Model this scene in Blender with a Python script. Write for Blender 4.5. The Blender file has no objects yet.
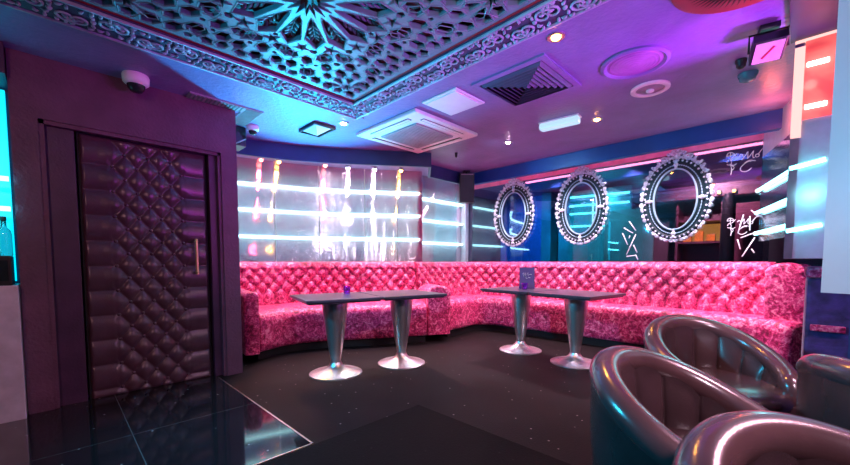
import bpy, bmesh, math, random
from mathutils import Vector, Matrix, noise as mnoise
PI = math.pi
random.seed(7)
scene = bpy.context.scene
COL = scene.collection
CEIL = 2.39

# ------------------------------------------------------------------ helpers
class MB:
    def __init__(self): self.v = []; self.f = []; self.mi = []
    def add(self, vs, fs, mi=0):
        b = len(self.v)
        self.v += [tuple(p) for p in vs]
        self.f += [tuple(i + b for i in q) for q in fs]
        self.mi += [mi] * len(fs)
        return self
    def box(self, x0, x1, y0, y1, z0, z1, M=None, mi=0, bev=0.0):
        if bev > 0:
            bm = bmesh.new()
            bmesh.ops.create_cube(bm, size=1.0)
            for v in bm.verts:
                v.co = Vector(((x0+x1)/2 + v.co.x*(x1-x0), (y0+y1)/2 + v.co.y*(y1-y0), (z0+z1)/2 + v.co.z*(z1-z0)))
            bmesh.ops.bevel(bm, geom=list(bm.edges), offset=bev, segments=2, profile=0.6, affect='EDGES')
            bm.verts.index_update()
            vs = [v.co.copy() for v in bm.verts]; fs = [[v.index for v in f.verts] for f in bm.faces]
            bm.free()
        else:
            vs = [Vector((x, y, z)) for x in (x0, x1) for y in (y0, y1) for z in (z0, z1)]
            fs = [(0,1,3,2),(4,6,7,5),(0,4,5,1),(2,3,7,6),(0,2,6,4),(1,5,7,3)]
        if M: vs = [M @ v for v in vs]
        return self.add(vs, fs, mi)
    def grid(self, rows, closed_u=False, closed_v=False, mi=0, flip=False):
        """rows: list of lists of points"""
        n, m = len(rows), len(rows[0])
        vs = [p for r in rows for p in r]; fs = []
        for i in range(n if closed_u else n-1):
            for j in range(m if closed_v else m-1):
                a = i*m+j; b = i*m+(j+1) % m; c = ((i+1) % n)*m+(j+1) % m; d = ((i+1) % n)*m+j
                fs.append((a, d, c, b) if flip else (a, b, c, d))
        return self.add(vs, fs, mi)
    def tube(self, pts, r, n=6, M=None, closed=False, cap=True, mi=0):
        pts = [Vector(p) for p in pts]; rows = []
        N = len(pts)
        rr = r if isinstance(r, (list, tuple)) else [r]*N
        up = Vector((0, 0, 1))
        for i, p in enumerate(pts):
            if closed: t = pts[(i+1) % N] - pts[i-1]
            else: t = pts[min(i+1, N-1)] - pts[max(i-1, 0)]
            t = t.normalized() if t.length > 1e-9 else Vector((0, 0, 1))
            a = t.cross(up)
            if a.length < 1e-3: a = t.cross(Vector((0, 1, 0)))
            a.normalize(); b = a.cross(t)
            rows.append([p + (a*math.cos(2*PI*k/n) + b*math.sin(2*PI*k/n))*rr[i] for k in range(n)])
        if M: rows = [[M @ q for q in row] for row in rows]
        self.grid(rows, closed_u=closed, closed_v=True, mi=mi)
        if cap and not closed:
            b = len(self.v)
            self.v += [tuple(q) for q in rows[0]] + [tuple(q) for q in rows[-1]]
            self.f += [tuple(b+k for k in range(n-1, -1, -1)), tuple(b+n+k for k in range(n))]; self.mi += [mi, mi]
        return self
    def lathe(self, prof, n=32, M=None, mi=0, sx=1, sy=1):
        rows = [[Vector((r*math.cos(2*PI*k/n)*sx, r*math.sin(2*PI*k/n)*sy, z)) for k in range(n)] for r, z in prof]
        if M: rows = [[M @ q for q in row] for row in rows]
        self.grid(rows, closed_v=True, mi=mi)
        return self
    def ball(self, c, r, n=8, m=6, sc=(1, 1, 1), M=None, mi=0):
        c = Vector(c)
        rows = []
        for i in range(m+1):
            a = -PI/2 + PI*i/m
            rows.append([c + Vector((r*sc[0]*math.cos(a)*math.cos(2*PI*k/n), r*sc[1]*math.cos(a)*math.sin(2*PI*k/n), r*sc[2]*math.sin(a))) for k in range(n)])
        if M: rows = [[M @ q for q in row] for row in rows]
        return self.grid(rows, closed_v=True, mi=mi)
    def build(self, name, mat, parent=None, smooth=False, M=None, auto=None):
        me = bpy.data.meshes.new(name)
        vs = self.v if M is None else [tuple(M @ Vector(p)) for p in self.v]
        me.from_pydata(vs, [], self.f)
        mats = mat if isinstance(mat, (list, tuple)) else [mat]
        for mm in mats: me.materials.append(mm)
        if len(mats) > 1: me.polygons.foreach_set('material_index', self.mi)
        bm = bmesh.new(); bm.from_mesh(me)
        bmesh.ops.remove_doubles(bm, verts=bm.verts, dist=1e-5)
        bmesh.ops.recalc_face_normals(bm, faces=bm.faces)
        bm.to_mesh(me); bm.free()
        if smooth or auto:
            me.polygons.foreach_set('use_smooth', [True]*len(me.polygons))
            if auto: me.set_sharp_from_angle(angle=math.radians(auto))
        o = bpy.data.objects.new(name, me); COL.objects.link(o)
        if parent is not None: o.parent = parent
        return o

def tag(o, label=None, cat=None, group=None, kind=None):
    if label: o['label'] = label
    if cat: o['category'] = cat
    if group: o['group'] = group
    if kind: o['kind'] = kind
    return o
def thing(name, label, cat, loc=(0, 0, 0), rz=0, group=None, rot=None):
    o = bpy.data.objects.new(name, None); COL.objects.link(o)
    o.empty_display_size = .1
    o.location = loc; o.rotation_euler = rot if rot else (0, 0, rz)
    return tag(o, label, cat, group)
def dup(root, loc, rz=None, label=None, group=None):
    r = root.copy(); COL.objects.link(r); r.location = loc
    if rz is not None: r.rotation_euler = (0, 0, rz)
    if label: r['label'] = label
    if group: r['group'] = group
    for ch in list(root.children):
        c = ch.copy(); COL.objects.link(c); c.parent = r
        for g in list(ch.children):
            d = g.copy(); COL.objects.link(d); d.parent = c
    return r
def struct(o, label=None): return tag(o, label, None, None, 'structure')

def resample(P, n):
    """Catmull-Rom through P, n points equally spaced"""
    P = [Vector(p) for p in P]
    Q = [2*P[0]-P[1]] + P + [2*P[-1]-P[-2]]
    dense = []
    for i in range(1, len(Q)-2):
        for k in range(40):
            t = k/40; a, b, c, d = Q[i-1], Q[i], Q[i+1], Q[i+2]
            dense.append(.5*((2*b)+(c-a)*t+(2*a-5*b+4*c-d)*t*t+(3*b-a-3*c+d)*t**3))
    dense.append(P[-1])
    L = [0]
    for a, b in zip(dense, dense[1:]): L.append(L[-1]+(b-a).length)
    out = []; j = 0
    for k in range(n):
        s = L[-1]*k/(n-1)
        while j < len(L)-2 and L[j+1] < s: j += 1
        seg = L[j+1]-L[j]; t = (s-L[j])/seg if seg > 0 else 0
        out.append(dense[j].lerp(dense[j+1], min(1, t)))
    return out, L[-1]

# ------------------------------------------------------------------ materials
def new_mat(name):
    m = bpy.data.materials.new(name); m.use_nodes = True
    nt = m.node_tree; nt.nodes.clear()
    out = nt.nodes.new('ShaderNodeOutputMaterial'); b = nt.nodes.new('ShaderNodeBsdfPrincipled')
    nt.links.new(b.outputs[0], out.inputs[0])
    return m, nt, b
def setp(b, **k):
    names = dict(color='Base Color', rough='Roughness', metal='Metallic', spec='Specular IOR Level', trans='Transmission Weight', ior='IOR',
                 coat='Coat Weight', coat_r='Coat Roughness', sheen='Sheen Weight', sheen_r='Sheen Roughness', sheen_t='Sheen Tint', aniso='Anisotropic', anrot='Anisotropic Rotation',
                 emit='Emission Color', es='Emission Strength', alpha='Alpha')
    for a, v in k.items():
        if a in ('color', 'emit', 'sheen_t') and len(v) == 3: v = (*v, 1)
        b.inputs[names[a]].default_value = v
def noise_node(nt, scale, detail=3, dist=0, vec=None, rough=.5, mapping=None):
    n = nt.nodes.new('ShaderNodeTexNoise'); n.inputs['Scale'].default_value = scale; n.inputs['Detail'].default_value = detail
    n.inputs['Distortion'].default_value = dist; n.inputs['Roughness'].default_value = rough
    tc = nt.nodes.new('ShaderNodeTexCoord')
    src = tc.outputs['Object']
    if mapping:
        mp = nt.nodes.new('ShaderNodeMapping'); mp.inputs['Scale'].default_value = mapping
        nt.links.new(src, mp.inputs[0]); src = mp.outputs[0]
    nt.links.new(src, n.inputs['Vector'])
    return n
def ramp(nt, src, stops):
    r = nt.nodes.new('ShaderNodeValToRGB'); e = r.color_ramp.elements
    while len(e) < len(stops): e.new(.5)
    for i, (p, c) in enumerate(stops):
        e[i].position = p; e[i].color = (*c, 1) if len(c) == 3 else c
    nt.links.new(src, r.inputs[0]); return r
def bump(nt, b, src, strength=.3, dist=.01):
    bp = nt.nodes.new('ShaderNodeBump'); bp.inputs['Strength'].default_value = strength; bp.inputs['Distance'].default_value = dist
    nt.links.new(src, bp.inputs['Height']); nt.links.new(bp.outputs[0], b.inputs['Normal']); return bp
def simple(name, color, rough=.5, metal=0, vary=.12, nscale=12, bmp=0, bscale=60, **k):
    m, nt, b = new_mat(name); setp(b, rough=rough, metal=metal, **k)
    n = noise_node(nt, nscale, 4)
    lo = tuple(max(0, c*(1-vary)) for c in color); hi = tuple(min(1, c*(1+vary)) for c in color)
    r = ramp(nt, n.outputs[0], [(.3, lo), (.7, hi)]); nt.links.new(r.outputs[0], b.inputs['Base Color'])
    if bmp:
        n2 = noise_node(nt, bscale, 4); bump(nt, b, n2.outputs[0], bmp, .01)
    return m
def emis(name, color, strength):
    m, nt, b = new_mat(name); setp(b, color=(.02, .02, .02), emit=color, es=strength, rough=.3)
    return m

M = {}
def mk_velvet():
    m, nt, b = new_mat('crushed_velvet'); setp(b, rough=.45, sheen=.6, sheen_r=.35, sheen_t=(1, .35, .6))
    n = noise_node(nt, 17, 8, 1.0, rough=.7)
    n2 = noise_node(nt, 55, 4, .6)
    mx = nt.nodes.new('ShaderNodeMath'); mx.operation = 'MULTIPLY_ADD'; mx.inputs[1].default_value = .35
    nt.links.new(n2.outputs[0], mx.inputs[0]); nt.links.new(n.outputs[0], mx.inputs[2])
    r = ramp(nt, mx.outputs[0], [(.54, (.16, .0, .035)), (.63, (.46, .006, .10)), (.715, (.80, .06, .24)), (.84, (.98, .40, .54))])
    nt.links.new(r.outputs[0], b.inputs['Base Color'])
    rr = ramp(nt, n.outputs[0], [(.35, (.6, .6, .6)), (.65, (.32, .32, .32))]); nt.links.new(rr.outputs[0], b.inputs['Roughness'])
    bump(nt, b, mx.outputs[0], .5, .012)
    return m
M['velvet'] = mk_velvet()
def mk_leather(name, color, rough=.32, bs=.25, coat=.3):
    m, nt, b = new_mat(name); setp(b, rough=rough, coat=coat, coat_r=.25)
    n = noise_node(nt, 6, 5); r = ramp(nt, n.outputs[0], [(.3, tuple(c*.75 for c in color)), (.7, tuple(min(1, c*1.2) for c in color))])
    nt.links.new(r.outputs[0], b.inputs['Base Color'])
    v = nt.nodes.new('ShaderNodeTexVoronoi'); v.inputs['Scale'].default_value = 180
    tc = nt.nodes.new('ShaderNodeTexCoord'); nt.links.new(tc.outputs['Object'], v.inputs['Vector'])
    bump(nt, b, v.outputs['Distance'], bs, .002)
    return m
M['door_leather'] = mk_leather('door_leather', (.095, .045, .07), .30)
M['chair_leather'] = mk_leather('chair_leather', (.055, .030, .034), .25, .18, .6)
M['chair_rim'] = mk_leather('chair_rim_leather', (.10, .05, .055), .18, .08, .8)
M['paint_purple'] = simple('purple_painted_plaster', (.135, .055, .10), .5, vary=.2, nscale=5, bmp=.5, bscale=45)
M['paint_dark'] = simple('dark_purple_paint', (.075, .03, .075), .4, vary=.2, nscale=6, bmp=.2, bscale=70)
M['ceiling'] = simple('ceiling_textured_paint', (.23, .19, .44), .42, vary=.12, nscale=4, bmp=.55, bscale=28)
M['blue_paint'] = simple('blue_painted_timber', (.015, .06, .32), .38, vary=.12, nscale=5, bmp=.12, bscale=40)
M['navy_paint'] = simple('navy_painted_timber', (.03, .04, .17), .4, vary=.15, nscale=5, bmp=.12, bscale=40)
M['pink_paint'] = simple('pink_painted_trim', (.8, .25, .42), .5)
M['black'] = simple('black_plastic', (.015, .015, .02), .35)
M['black_gap'] = simple('black_lining', (.006, .005, .008), .7)
M['white_plastic'] = simple('white_plastic', (.9, .9, .92), .35, vary=.04)
M['grey_plastic'] = simple('grey_plastic', (.35, .36, .4), .4)
M['steel'] = None
def mk_brushed(name, color, rough, mapping, bs=.08):
    m, nt, b = new_mat(name); setp(b, metal=1, color=color, rough=rough)
    n = noise_node(nt, 30, 5, 0, mapping=mapping)
    r = ramp(nt, n.outputs[0], [(.3, (rough*.7,)*3), (.7, (rough*1.35,)*3)]); nt.links.new(r.outputs[0], b.inputs['Roughness'])
    bump(nt, b, n.outputs[0], bs, .004)
    return m
M['steel'] = mk_brushed('brushed_steel', (.80, .80, .82), .34, (9, 9, 160), .02)
M['gold'] = simple('brass', (.85, .62, .30), .35, .8)
M['strip_metal'] = simple('aluminium_edging', (.6, .6, .62), .3, 1)
def mk_wallmetal(name, tint, rough=.2, spread=1.0):
    # sheet metal brushed across: fine horizontal scratches draw reflections out into upright streaks, slow waves bend them
    m, nt, b = new_mat(name); setp(b, metal=1, color=tint, rough=rough)
    n = noise_node(nt, 1.0, 3, .4, mapping=(2.2, 2.2, .5))
    b1 = nt.nodes.new('ShaderNodeBump'); b1.inputs['Strength'].default_value = .5; b1.inputs['Distance'].default_value = .05
    nt.links.new(n.outputs[0], b1.inputs['Height'])
    wn = nt.nodes.new('ShaderNodeTexWhiteNoise'); tc = nt.nodes.new('ShaderNodeTexCoord'); nt.links.new(tc.outputs['Object'], wn.inputs['Vector'])
    def mth(op, a, b_=None):
        m_ = nt.nodes.new('ShaderNodeMath'); m_.operation = op
        for k, v in enumerate((a, b_)):
            if v is None: continue
            if isinstance(v, (int, float)): m_.inputs[k].default_value = v
            else: nt.links.new(v, m_.inputs[k])
        return m_.outputs[0]
    v = mth('SUBTRACT', mth('MULTIPLY', wn.outputs['Value'], 2.0), 1.0)
    v = mth('MULTIPLY', mth('MULTIPLY', v, mth('ABSOLUTE', v)), spread)
    cx_ = nt.nodes.new('ShaderNodeCombineXYZ'); nt.links.new(v, cx_.inputs[2])
    va = nt.nodes.new('ShaderNodeVectorMath'); va.operation = 'ADD'; nt.links.new(b1.outputs[0], va.inputs[0]); nt.links.new(cx_.outputs[0], va.inputs[1])
    vn = nt.nodes.new('ShaderNodeVectorMath'); vn.operation = 'NORMALIZE'; nt.links.new(va.outputs[0], vn.inputs[0]); nt.links.new(vn.outputs[0], b.inputs['Normal'])
    return m
M['wall_metal'] = mk_wallmetal('polished_metal_sheet', (.72, .60, .66), .10)
M['teal_metal'] = mk_brushed('bluish_metal_sheet', (.40, .62, .68), .16, (2, 2, .5), .03)
M['pier_metal'] = simple('pier_satin_metal', (.50, .66, .72), .4, .35, vary=.1)
def mk_mirror(name, tint, rough=.015, wob=.0):
    m, nt, b = new_mat(name); setp(b, metal=1, color=tint, rough=rough)
    n = noise_node(nt, 1.5, 2); r = ramp(nt, n.outputs[0], [(.3, tuple(c*.95 for c in tint)), (.7, tint)]); nt.links.new(r.outputs[0], b.inputs['Base Color'])
    return m
def mk_twoway(name, tint, refl):
    m, nt, b = new_mat(name); out = [n for n in nt.nodes if n.type == 'OUTPUT_MATERIAL'][0]; nt.nodes.remove(b)
    g = nt.nodes.new('ShaderNodeBsdfGlossy'); g.inputs['Roughness'].default_value = .02; g.inputs['Color'].default_value = (.85, .88, .95, 1)
    t = nt.nodes.new('ShaderNodeBsdfTransparent'); n = noise_node(nt, 2, 2)
    r = ramp(nt, n.outputs[0], [(.3, tuple(c*.95 for c in tint)), (.7, tint)]); nt.links.new(r.outputs[0], t.inputs[0])
    mx = nt.nodes.new('ShaderNodeMixShader'); mx.inputs[0].default_value = refl
    nt.links.new(t.outputs[0], mx.inputs[1]); nt.links.new(g.outputs[0], mx.inputs[2]); nt.links.new(mx.outputs[0], out.inputs[0])
    return m
M['smoked_mirror'] = mk_twoway('smoked_two_way_glass', (.62, .66, .74), .20)
M['oval_glass'] = mk_twoway('clear_oval_glass', (.97, .98, 1.0), .16)
M['mirror'] = mk_mirror('clear_mirror_glass', (.86, .9, .93))
def mk_floor(name, c1, c2, rough, speck, bs):
    m, nt, b = new_mat(name); setp(b, rough=rough, spec=.5 if rough < .2 else .14)
    n = noise_node(nt, 2.2, 6, .3); r = ramp(nt, n.outputs[0], [(.3, c1), (.7, c2)])
    v = nt.nodes.new('ShaderNodeTexVoronoi'); v.inputs['Scale'].default_value = 15
    tc = nt.nodes.new('ShaderNodeTexCoord'); nt.links.new(tc.outputs['Object'], v.inputs['Vector'])
    sp = ramp(nt, v.outputs['Distance'], [(.06, (1, 1, 1)), (.11, (0, 0, 0))])
    # only some of the cells carry a fleck
    cr = nt.nodes.new('ShaderNodeSeparateColor'); nt.links.new(v.outputs['Color'], cr.inputs[0])
    th = nt.nodes.new('ShaderNodeMath'); th.operation = 'GREATER_THAN'; th.inputs[1].default_value = .62; nt.links.new(cr.outputs[0], th.inputs[0])
    ml = nt.nodes.new('ShaderNodeMath'); ml.operation = 'MULTIPLY'; nt.links.new(sp.outputs[0], ml.inputs[0]); nt.links.new(th.outputs[0], ml.inputs[1])
    mix = nt.nodes.new('ShaderNodeMix'); mix.data_type = 'RGBA'
    nt.links.new(ml.outputs[0], mix.inputs[0]); nt.links.new(r.outputs[0], mix.inputs[6]); mix.inputs[7].default_value = (*speck, 1)
    nt.links.new(mix.outputs[2], b.inputs['Base Color'])
    n2 = noise_node(nt, 90, 3); bump(nt, b, n2.outputs[0], bs, .004)
    return m
M['carpet'] = mk_floor('dark_speckled_vinyl', (.004, .0032, .0035), (.008, .006, .0065), .55, (.34, .3, .3), .35)
M['mat'] = mk_floor('dark_brown_matting', (.006, .0035, .004), (.009, .005, .0055), .85, (.02, .015, .015), .5)
M['tile'] = mk_floor('black_polished_granite', (.007, .007, .009), (.014, .013, .016), .07, (.28, .28, .30), .0)
M['joint'] = simple('tile_joint', (.06, .055, .06), .6)
M['fret'] = simple('painted_fretwork_timber', (.15, .24, .28), .42, vary=.2, nscale=9, bmp=.25, bscale=60)
M['frieze'] = simple('painted_carved_frieze', (.34, .40, .52), .38, vary=.25, nscale=10, bmp=.3, bscale=50)
M['frieze_ground'] = simple('frieze_ground_paint', (.05, .05, .12), .5, vary=.3, nscale=14, bmp=.3)
M['red_back'] = simple('dark_red_backing', (.10, .012, .018), .55, vary=.35, nscale=10, bmp=.3)
M['red_trim'] = simple('red_lacquer_trim', (.35, .02, .04), .4)
M['table_top'] = simple('dark_glossy_laminate', (.05, .06, .09), .28, vary=.2)
M['menu'] = simple('purple_card', (.10, .07, .28), .45, vary=.06)
M['menu_white'] = simple('white_print', (.75, .78, .9), .5)
M['silver'] = simple('silvered_ornament', (.50, .62, .74), .35, .35, vary=.45, nscale=45)
M['frame_dark'] = simple('black_bevelled_band', (.008, .03, .038), .4, spec=.25)
M['bead'] = simple('crystal_bead', (.28, .52, .62), .3, .2)
M['tube'] = emis('white_cyan_neon', (.45, .92, 1.0), 3.6)
M['tube_side'] = emis('cyan_neon', (.22, .9, .95), 5)
M['tube_cyan'] = emis('deep_cyan_neon', (.10, .85, 1.0), 7)
M['lamp_white'] = emis('white_lamp', (1, .85, .95), 40)
M['lamp_pink'] = emis('pink_white_lamp', (1, .72, .9), 30)
M['lamp_orange'] = emis('orange_lamp', (1, .42, .06), 30)
M['lamp_red'] = emis('red_lamp', (1, .16, .12), 20)
M['etch'] = simple('white_etched_lines', (.75, .74, .80), .6, vary=.05)
M['grey_panel'] = simple('pale_grey_lacquer', (.62, .64, .70), .35, vary=.05, nscale=3)
M['counter_steel'] = simple('pale_satin_steel', (.78, .74, .84), .42, .3)
M['purple_velvet'] = simple('purple_upholstery', (.06, .035, .2), .6, vary=.5, nscale=14, bmp=.4, bscale=30, sheen=.5)
def glassy(name, color, rough=.05):
    m, nt, b = new_mat(name); setp(b, color=color, rough=rough, trans=.9, ior=1.45)
    return m
M['purple_glass'] = glassy('purple_glass', (.55, .10, .85))
M['bottle_glass'] = glassy('bottle_glass', (.15, .55, .55))
M['bottle_dark'] = simple('dark_bottle_glass', (.02, .03, .03), .08)
M['orange_glass'] = simple('amber_bottle', (.7, .25, .04), .12)

# ------------------------------------------------------------------ camera
cam = bpy.data.cameras.new('camera'); co = bpy.data.objects.new('camera', cam); COL.objects.link(co)
F = 370.0
cam.sensor_width = 36; cam.lens = F/850*36; cam.shift_y = 51/850; cam.clip_start = .03
co.location = (0, 0, 1.03); co.rotation_euler = (math.radians(90) - math.atan(21.5/F), 0, math.radians(-45))
scene.camera = co

# ------------------------------------------------------------------ floor, ceiling, walls
X0, X1, Y0, Y1 = -3.0, 7.4, -3.2, 5.9
struct(MB().box(X0, X1, Y0, Y1, -.1, 0).build('floor', M['carpet']), 'dark speckled vinyl floor')
tl = MB()
for (xa, xb) in ((-2.2, -1.18), (-1.175, -.695), (-.69, .285), (.29, .985)):
    for (ya, yb) in ((1.895, 2.74), (2.745, 3.69)):
        tl.box(xa, xb, ya, yb, 0.0, .006)
struct(tl.build('floor_tiles', M['tile']), 'black polished granite tiles in front of the tufted door')
jt = MB()
for x in (-1.1775, -.6925, .2875): jt.box(x-.0025, x+.0025, 1.895, 3.69, 0, .0055)
jt.box(-2.2, .985, 2.74, 2.745, 0, .0055)
struct(jt.build('trim_1', M['joint']), 'grey joints between the black floor tiles')
e = MB(); e.box(.985, .995, 1.885, 3.6, 0, .008); e.box(-2.2, .995, 1.885, 1.895, 0, .008)
struct(e.build('trim_2', M['strip_metal']), 'thin metal edging strip round the black tiles')
tag(MB().box(-1.2, 1.81, -1.6, 1.875, .0, .005).build('floor_mat', M['mat']), 'plain dark brown mat on the floor in the middle foreground', 'mat')

# ceiling with the recess for the carved panel
HX0, HX1, HY0, HY1 = -1.55, 1.85, -.70, 2.71
c = MB()
c.box(X0, HX0, Y0, Y1, CEIL, CEIL+.12); c.box(HX1, X1, Y0, Y1, CEIL, CEIL+.12)
c.box(HX0, HX1, Y0, HY0, CEIL, CEIL+.12); c.box(HX0, HX1, HY1, Y1, CEIL, CEIL+.12)
struct(c.build('ceiling', M['ceiling']), 'textured painted ceiling')

# outer walls, seen only in the mirrors
struct(MB().box(X0-.1, X0, Y0, Y1, 0, CEIL).build('wall_west', M['paint_dark']))
struct(MB().box(X0, X1, Y0-.1, Y0, 0, CEIL).build('wall_south', M['paint_dark']))
struct(MB().box(X0, X1, Y1-.1, Y1, 0, CEIL).build('wall_back', M['paint_dark']))

# door wall -------------------------------------------------------------
WY = 3.60
w = MB()
w.box(-.165, -.04, WY, 3.95, 0, CEIL)
w.box(-.04, 1.07, WY, 3.95, 1.985, CEIL)
w.box(1.07, 1.20, WY, 3.95, 0, CEIL)
w.box(-.04, 1.07, 3.76, 3.95, 0, 1.985)
struct(w.build('wall_left', M['paint_purple']), 'rough purple painted wall round the tufted door')
# part of wall beside it with the lit bar niche
NY = 3.52
w = MB()
w.box(X0, -.95, NY, 3.95, 0, CEIL); w.box(-.95, -.17, NY, 3.95, 2.20, CEIL); w.box(-.95, -.17, 3.85, 3.95, .88, 2.2)
struct(w.build('wall_niche', M['paint_dark']), 'dark wall round the lit bar niche')
struct(MB().box(-.95, -.17, NY, 3.85, 0, .88, bev=.004).build('wall_lower', M['counter_steel']), 'pale steel panel below the lit bar niche')

# tufted door
def tuft_h(s, t, wd, ph):
    u = s/wd + t/(2*ph); v = s/wd - t/(2*ph)
    return math.sqrt(abs(math.sin(PI*u)*math.sin(PI*v)))
door = thing('door_1', 'purple leather door with deep diamond buttoning and a brass pull handle', 'door', (.56, 3.70, 0))
door['kind'] = 'structure'
DW, DH = .80, 1.955
dw, dp = .148, .094
mb = MB(); rows = []
nx, nz = 110, 230
zc = 1.0
def door_h(x, z):
    j = (z - zc)/dp
    a = abs(x)
    lim = 1.5*dw
    hd = tuft_h(x + dw/2, z - zc, dw, dp)      # even rows: buttons at +-.5, +-1.5 dw
    if a <= lim: h = hd
    else:
        hp = abs(math.sin(PI*(z-zc)/(2*dp)))**.6       # pleats running out to the door edge
        k = min(1, (a-lim)/.03)
        h = hd*(1-k)+hp*k if a < lim+.03 else hp
        h *= 1-.25*min(1, (a-lim)/.08)
    h = h*.030
    edge = min(1, (DW/2-a)/.02, (DH-z)/.02, z/.02)
    ed = math.sqrt(max(0, 1-(1-edge)**2))
    return -(.012 + h)*ed
for i in range(nz+1):
    z = .008 + (DH-.008)*i/nz
    rows.append([Vector((-DW/2+DW*k/nx, door_h(-DW/2+DW*k/nx, z), z)) for k in range(nx+1)])
mb.grid(rows)
for j in range(-10, 11):
    z = zc + j*dp
    if z < .06 or z > DH-.06: continue
    for k in ((-1.5, -.5, .5, 1.5) if j % 2 == 0 else (-1, 0, 1)):
        mb.ball((k*dw, -.019, z), .0125, 8, 5, (1, .6, 1))
mb.build('leather_panel', M['door_leather'], door, smooth=True)
MB().box(-DW/2-.012, DW/2+.012, .0, .05, 0.0, DH+.012).build('door_leaf', M['black_gap'], door)
h = MB(); h.tube([(0, -.075, 0), (0, -.075, .30)], .012, 10)
for z in (.02, .28): h.tube([(0, -.075, z), (0, -.005, z)], .008, 8); h.ball((0, -.075, z), .014, 10, 6)
ho = h.build('handle', M['gold'], door, auto=40); ho.location = (.305, 0, .925); tag(ho, 'brass pull handle')
# casing inside the opening
cs = MB()
cs.box(-.04, .135, 3.655, 3.76, 0, 1.985, bev=.004); cs.box(.985, 1.07, 3.655, 3.76, 0, 1.985, bev=.004)
cs.box(.135, .985, 3.655, 3.76, 1.968, 1.985)
struct(cs.build('trim_3', M['paint_dark']), 'flat dark purple casing either side of the tufted door')
cs = MB(); cs.box(-.04, -.012, 3.615, 3.655, 0, 1.985); cs.box(1.045, 1.07, 3.615, 3.655, 0, 1.985); cs.box(-.04, 1.07, 3.615, 3.655, 1.958, 1.985)
struct(cs.build('trim_4', M['paint_purple']), 'narrow stop bead round the door opening')

# bar niche contents
tag(MB().box(-.93, -.19, 3.80, 3.845, .90, 2.18).build('backlit_screen', emis('cyan_backlight', (.0, .42, .62), 1.5)), 'cyan backlit panel in the bar niche at the far left', 'light panel')
for z, lb in ((1.56, 'upper glowing cyan tube across the bar niche'), (1.37, 'lower glowing cyan tube across the bar niche just over the bottles')):
    t = MB(); t.tube([(-.92, 3.58, z), (-.185, 3.58, z)], .016, 10)
    o = tag(t.build('neon_tube', M['tube_cyan'], smooth=True), lb, 'neon tube', 'neon tubes in the bar niche')
o = thing('bar_shelf', 'black bottle drawer unit on the sill of the bar niche', 'shelf', (-.56, 3.66, .88))
MB().box(-.365, .365, -.12, .12, 0, .19, bev=.006).build('carcass', M['black'], o)
MB().box(-.35, .35, -.128, -.12, .03, .16, bev=.003).build('drawer_front', M['bottle_dark'], o)
k = MB(); k.tube([(-.3, -.135, .095), (.3, -.135, .095)], .006, 8); k.build('pull_rail', M['strip_metal'], o, smooth=True)
def bottle_obj(mat_body, cap_mat):
    r = thing('bottle', 'x', 'bottle')
    MB().lathe([(0, 0), (.033, 0), (.035, .01), (.035, .14), (.03, .165), (.014, .185), (.012, .235), (0, .235)], 16).build('body', mat_body, r, smooth=True)
    MB().lathe([(0, .23), (.0145, .23), (.0145, .255), (0, .255)], 12).build('cap', cap_mat, r, auto=40)
    return r
bts = [bottle_obj(M['bottle_glass'], M['black']), bottle_obj(M['bottle_dark'], M['gold'])]
blabels = ['teal glass bottle nearest the door wall edge in the niche', 'dark glass bottle second from the door wall edge in the niche', 'teal glass bottle third from the door wall edge in the niche', 'dark glass bottle fourth from the door wall edge in the niche']
for i in range(2):
    x = -.225 - i*.085
    if i < 2: b_ = bts[i]; b_.location = (x, 3.66, 1.07)
    else: b_ = dup(bts[i % 2], (x, 3.66, 1.07))
    tag(b_, blabels[i], 'bottle', 'bottles in the bar niche')

# ------------------------------------------------------------------ curved metal wall at the far left, and its return
K = 1.0
LW, LL = resample([(1.10, 5.25), (1.70, 5.17), (2.46, 4.95), (2.95, 4.72), (3.34, 4.47), (3.68, 4.24), (3.97, 4.03)], 60)
mb = MB()
mb.grid([[Vector((p.x, p.y, z)) for p in LW] for z in (0.0, .6, 1.1, 1.6, 2.0, CEIL)])
n0 = [Vector((p.x, p.y+.05, z)) for p in LW for z in (0,)]
mb.grid([[Vector((p.x+.03, p.y+.05, z)) for p in LW] for z in (0.0, CEIL)])
o = struct(mb.build('wall_curved', M['wall_metal'], smooth=True), 'curved wall of polished metal sheets behind the left sofa')
MY, MX = 4.20, 5.20
struct(MB().box(4.0, MX+.02, MY, MY+.06, 0, CEIL).build('wall_return', M['wall_metal']), 'short polished metal wall behind the loudspeaker')
p = MB(); p.box(3.955, 4.045, 4.10, 4.2, 0, CEIL, bev=.01)
struct(p.build('trim_5', M['strip_metal']), 'metal post where the curved wall meets the short wall')
p = MB(); p.box(5.10, 5.19, 4.10, 4.2, 0, 2.3, bev=.01)
struct(p.build('trim_6', M['pier_metal']), 'metal corner post beside the mirrored wall')
# seams of the sheets
sm = MB()
for i in (8, 20, 31, 43, 52):
    q = LW[i]; sm.tube([(q.x, q.y-.003, .9), (q.x, q.y-.003, CEIL)], .004, 5)
struct(sm.build('trim_7', M['strip_metal']), 'vertical seams between the metal sheets')

# mirrored wall
mz = 2.285
struct(MB().box(MX, MX+.012, .20, MY, 1.0, mz).build('wall_right', M['smoked_mirror']), 'smoked mirror wall above the right sofa')
struct(MB().box(MX+.012, MX+.1, -1.5, MY, 0, 1.0).build('wall_right_base', M['paint_dark']))
struct(MB().box(MX-.02, MX+.04, .0, MY, mz, CEIL).build('trim_8', M['pink_paint']), 'pink lit band along the top of the mirrored wall')

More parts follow.
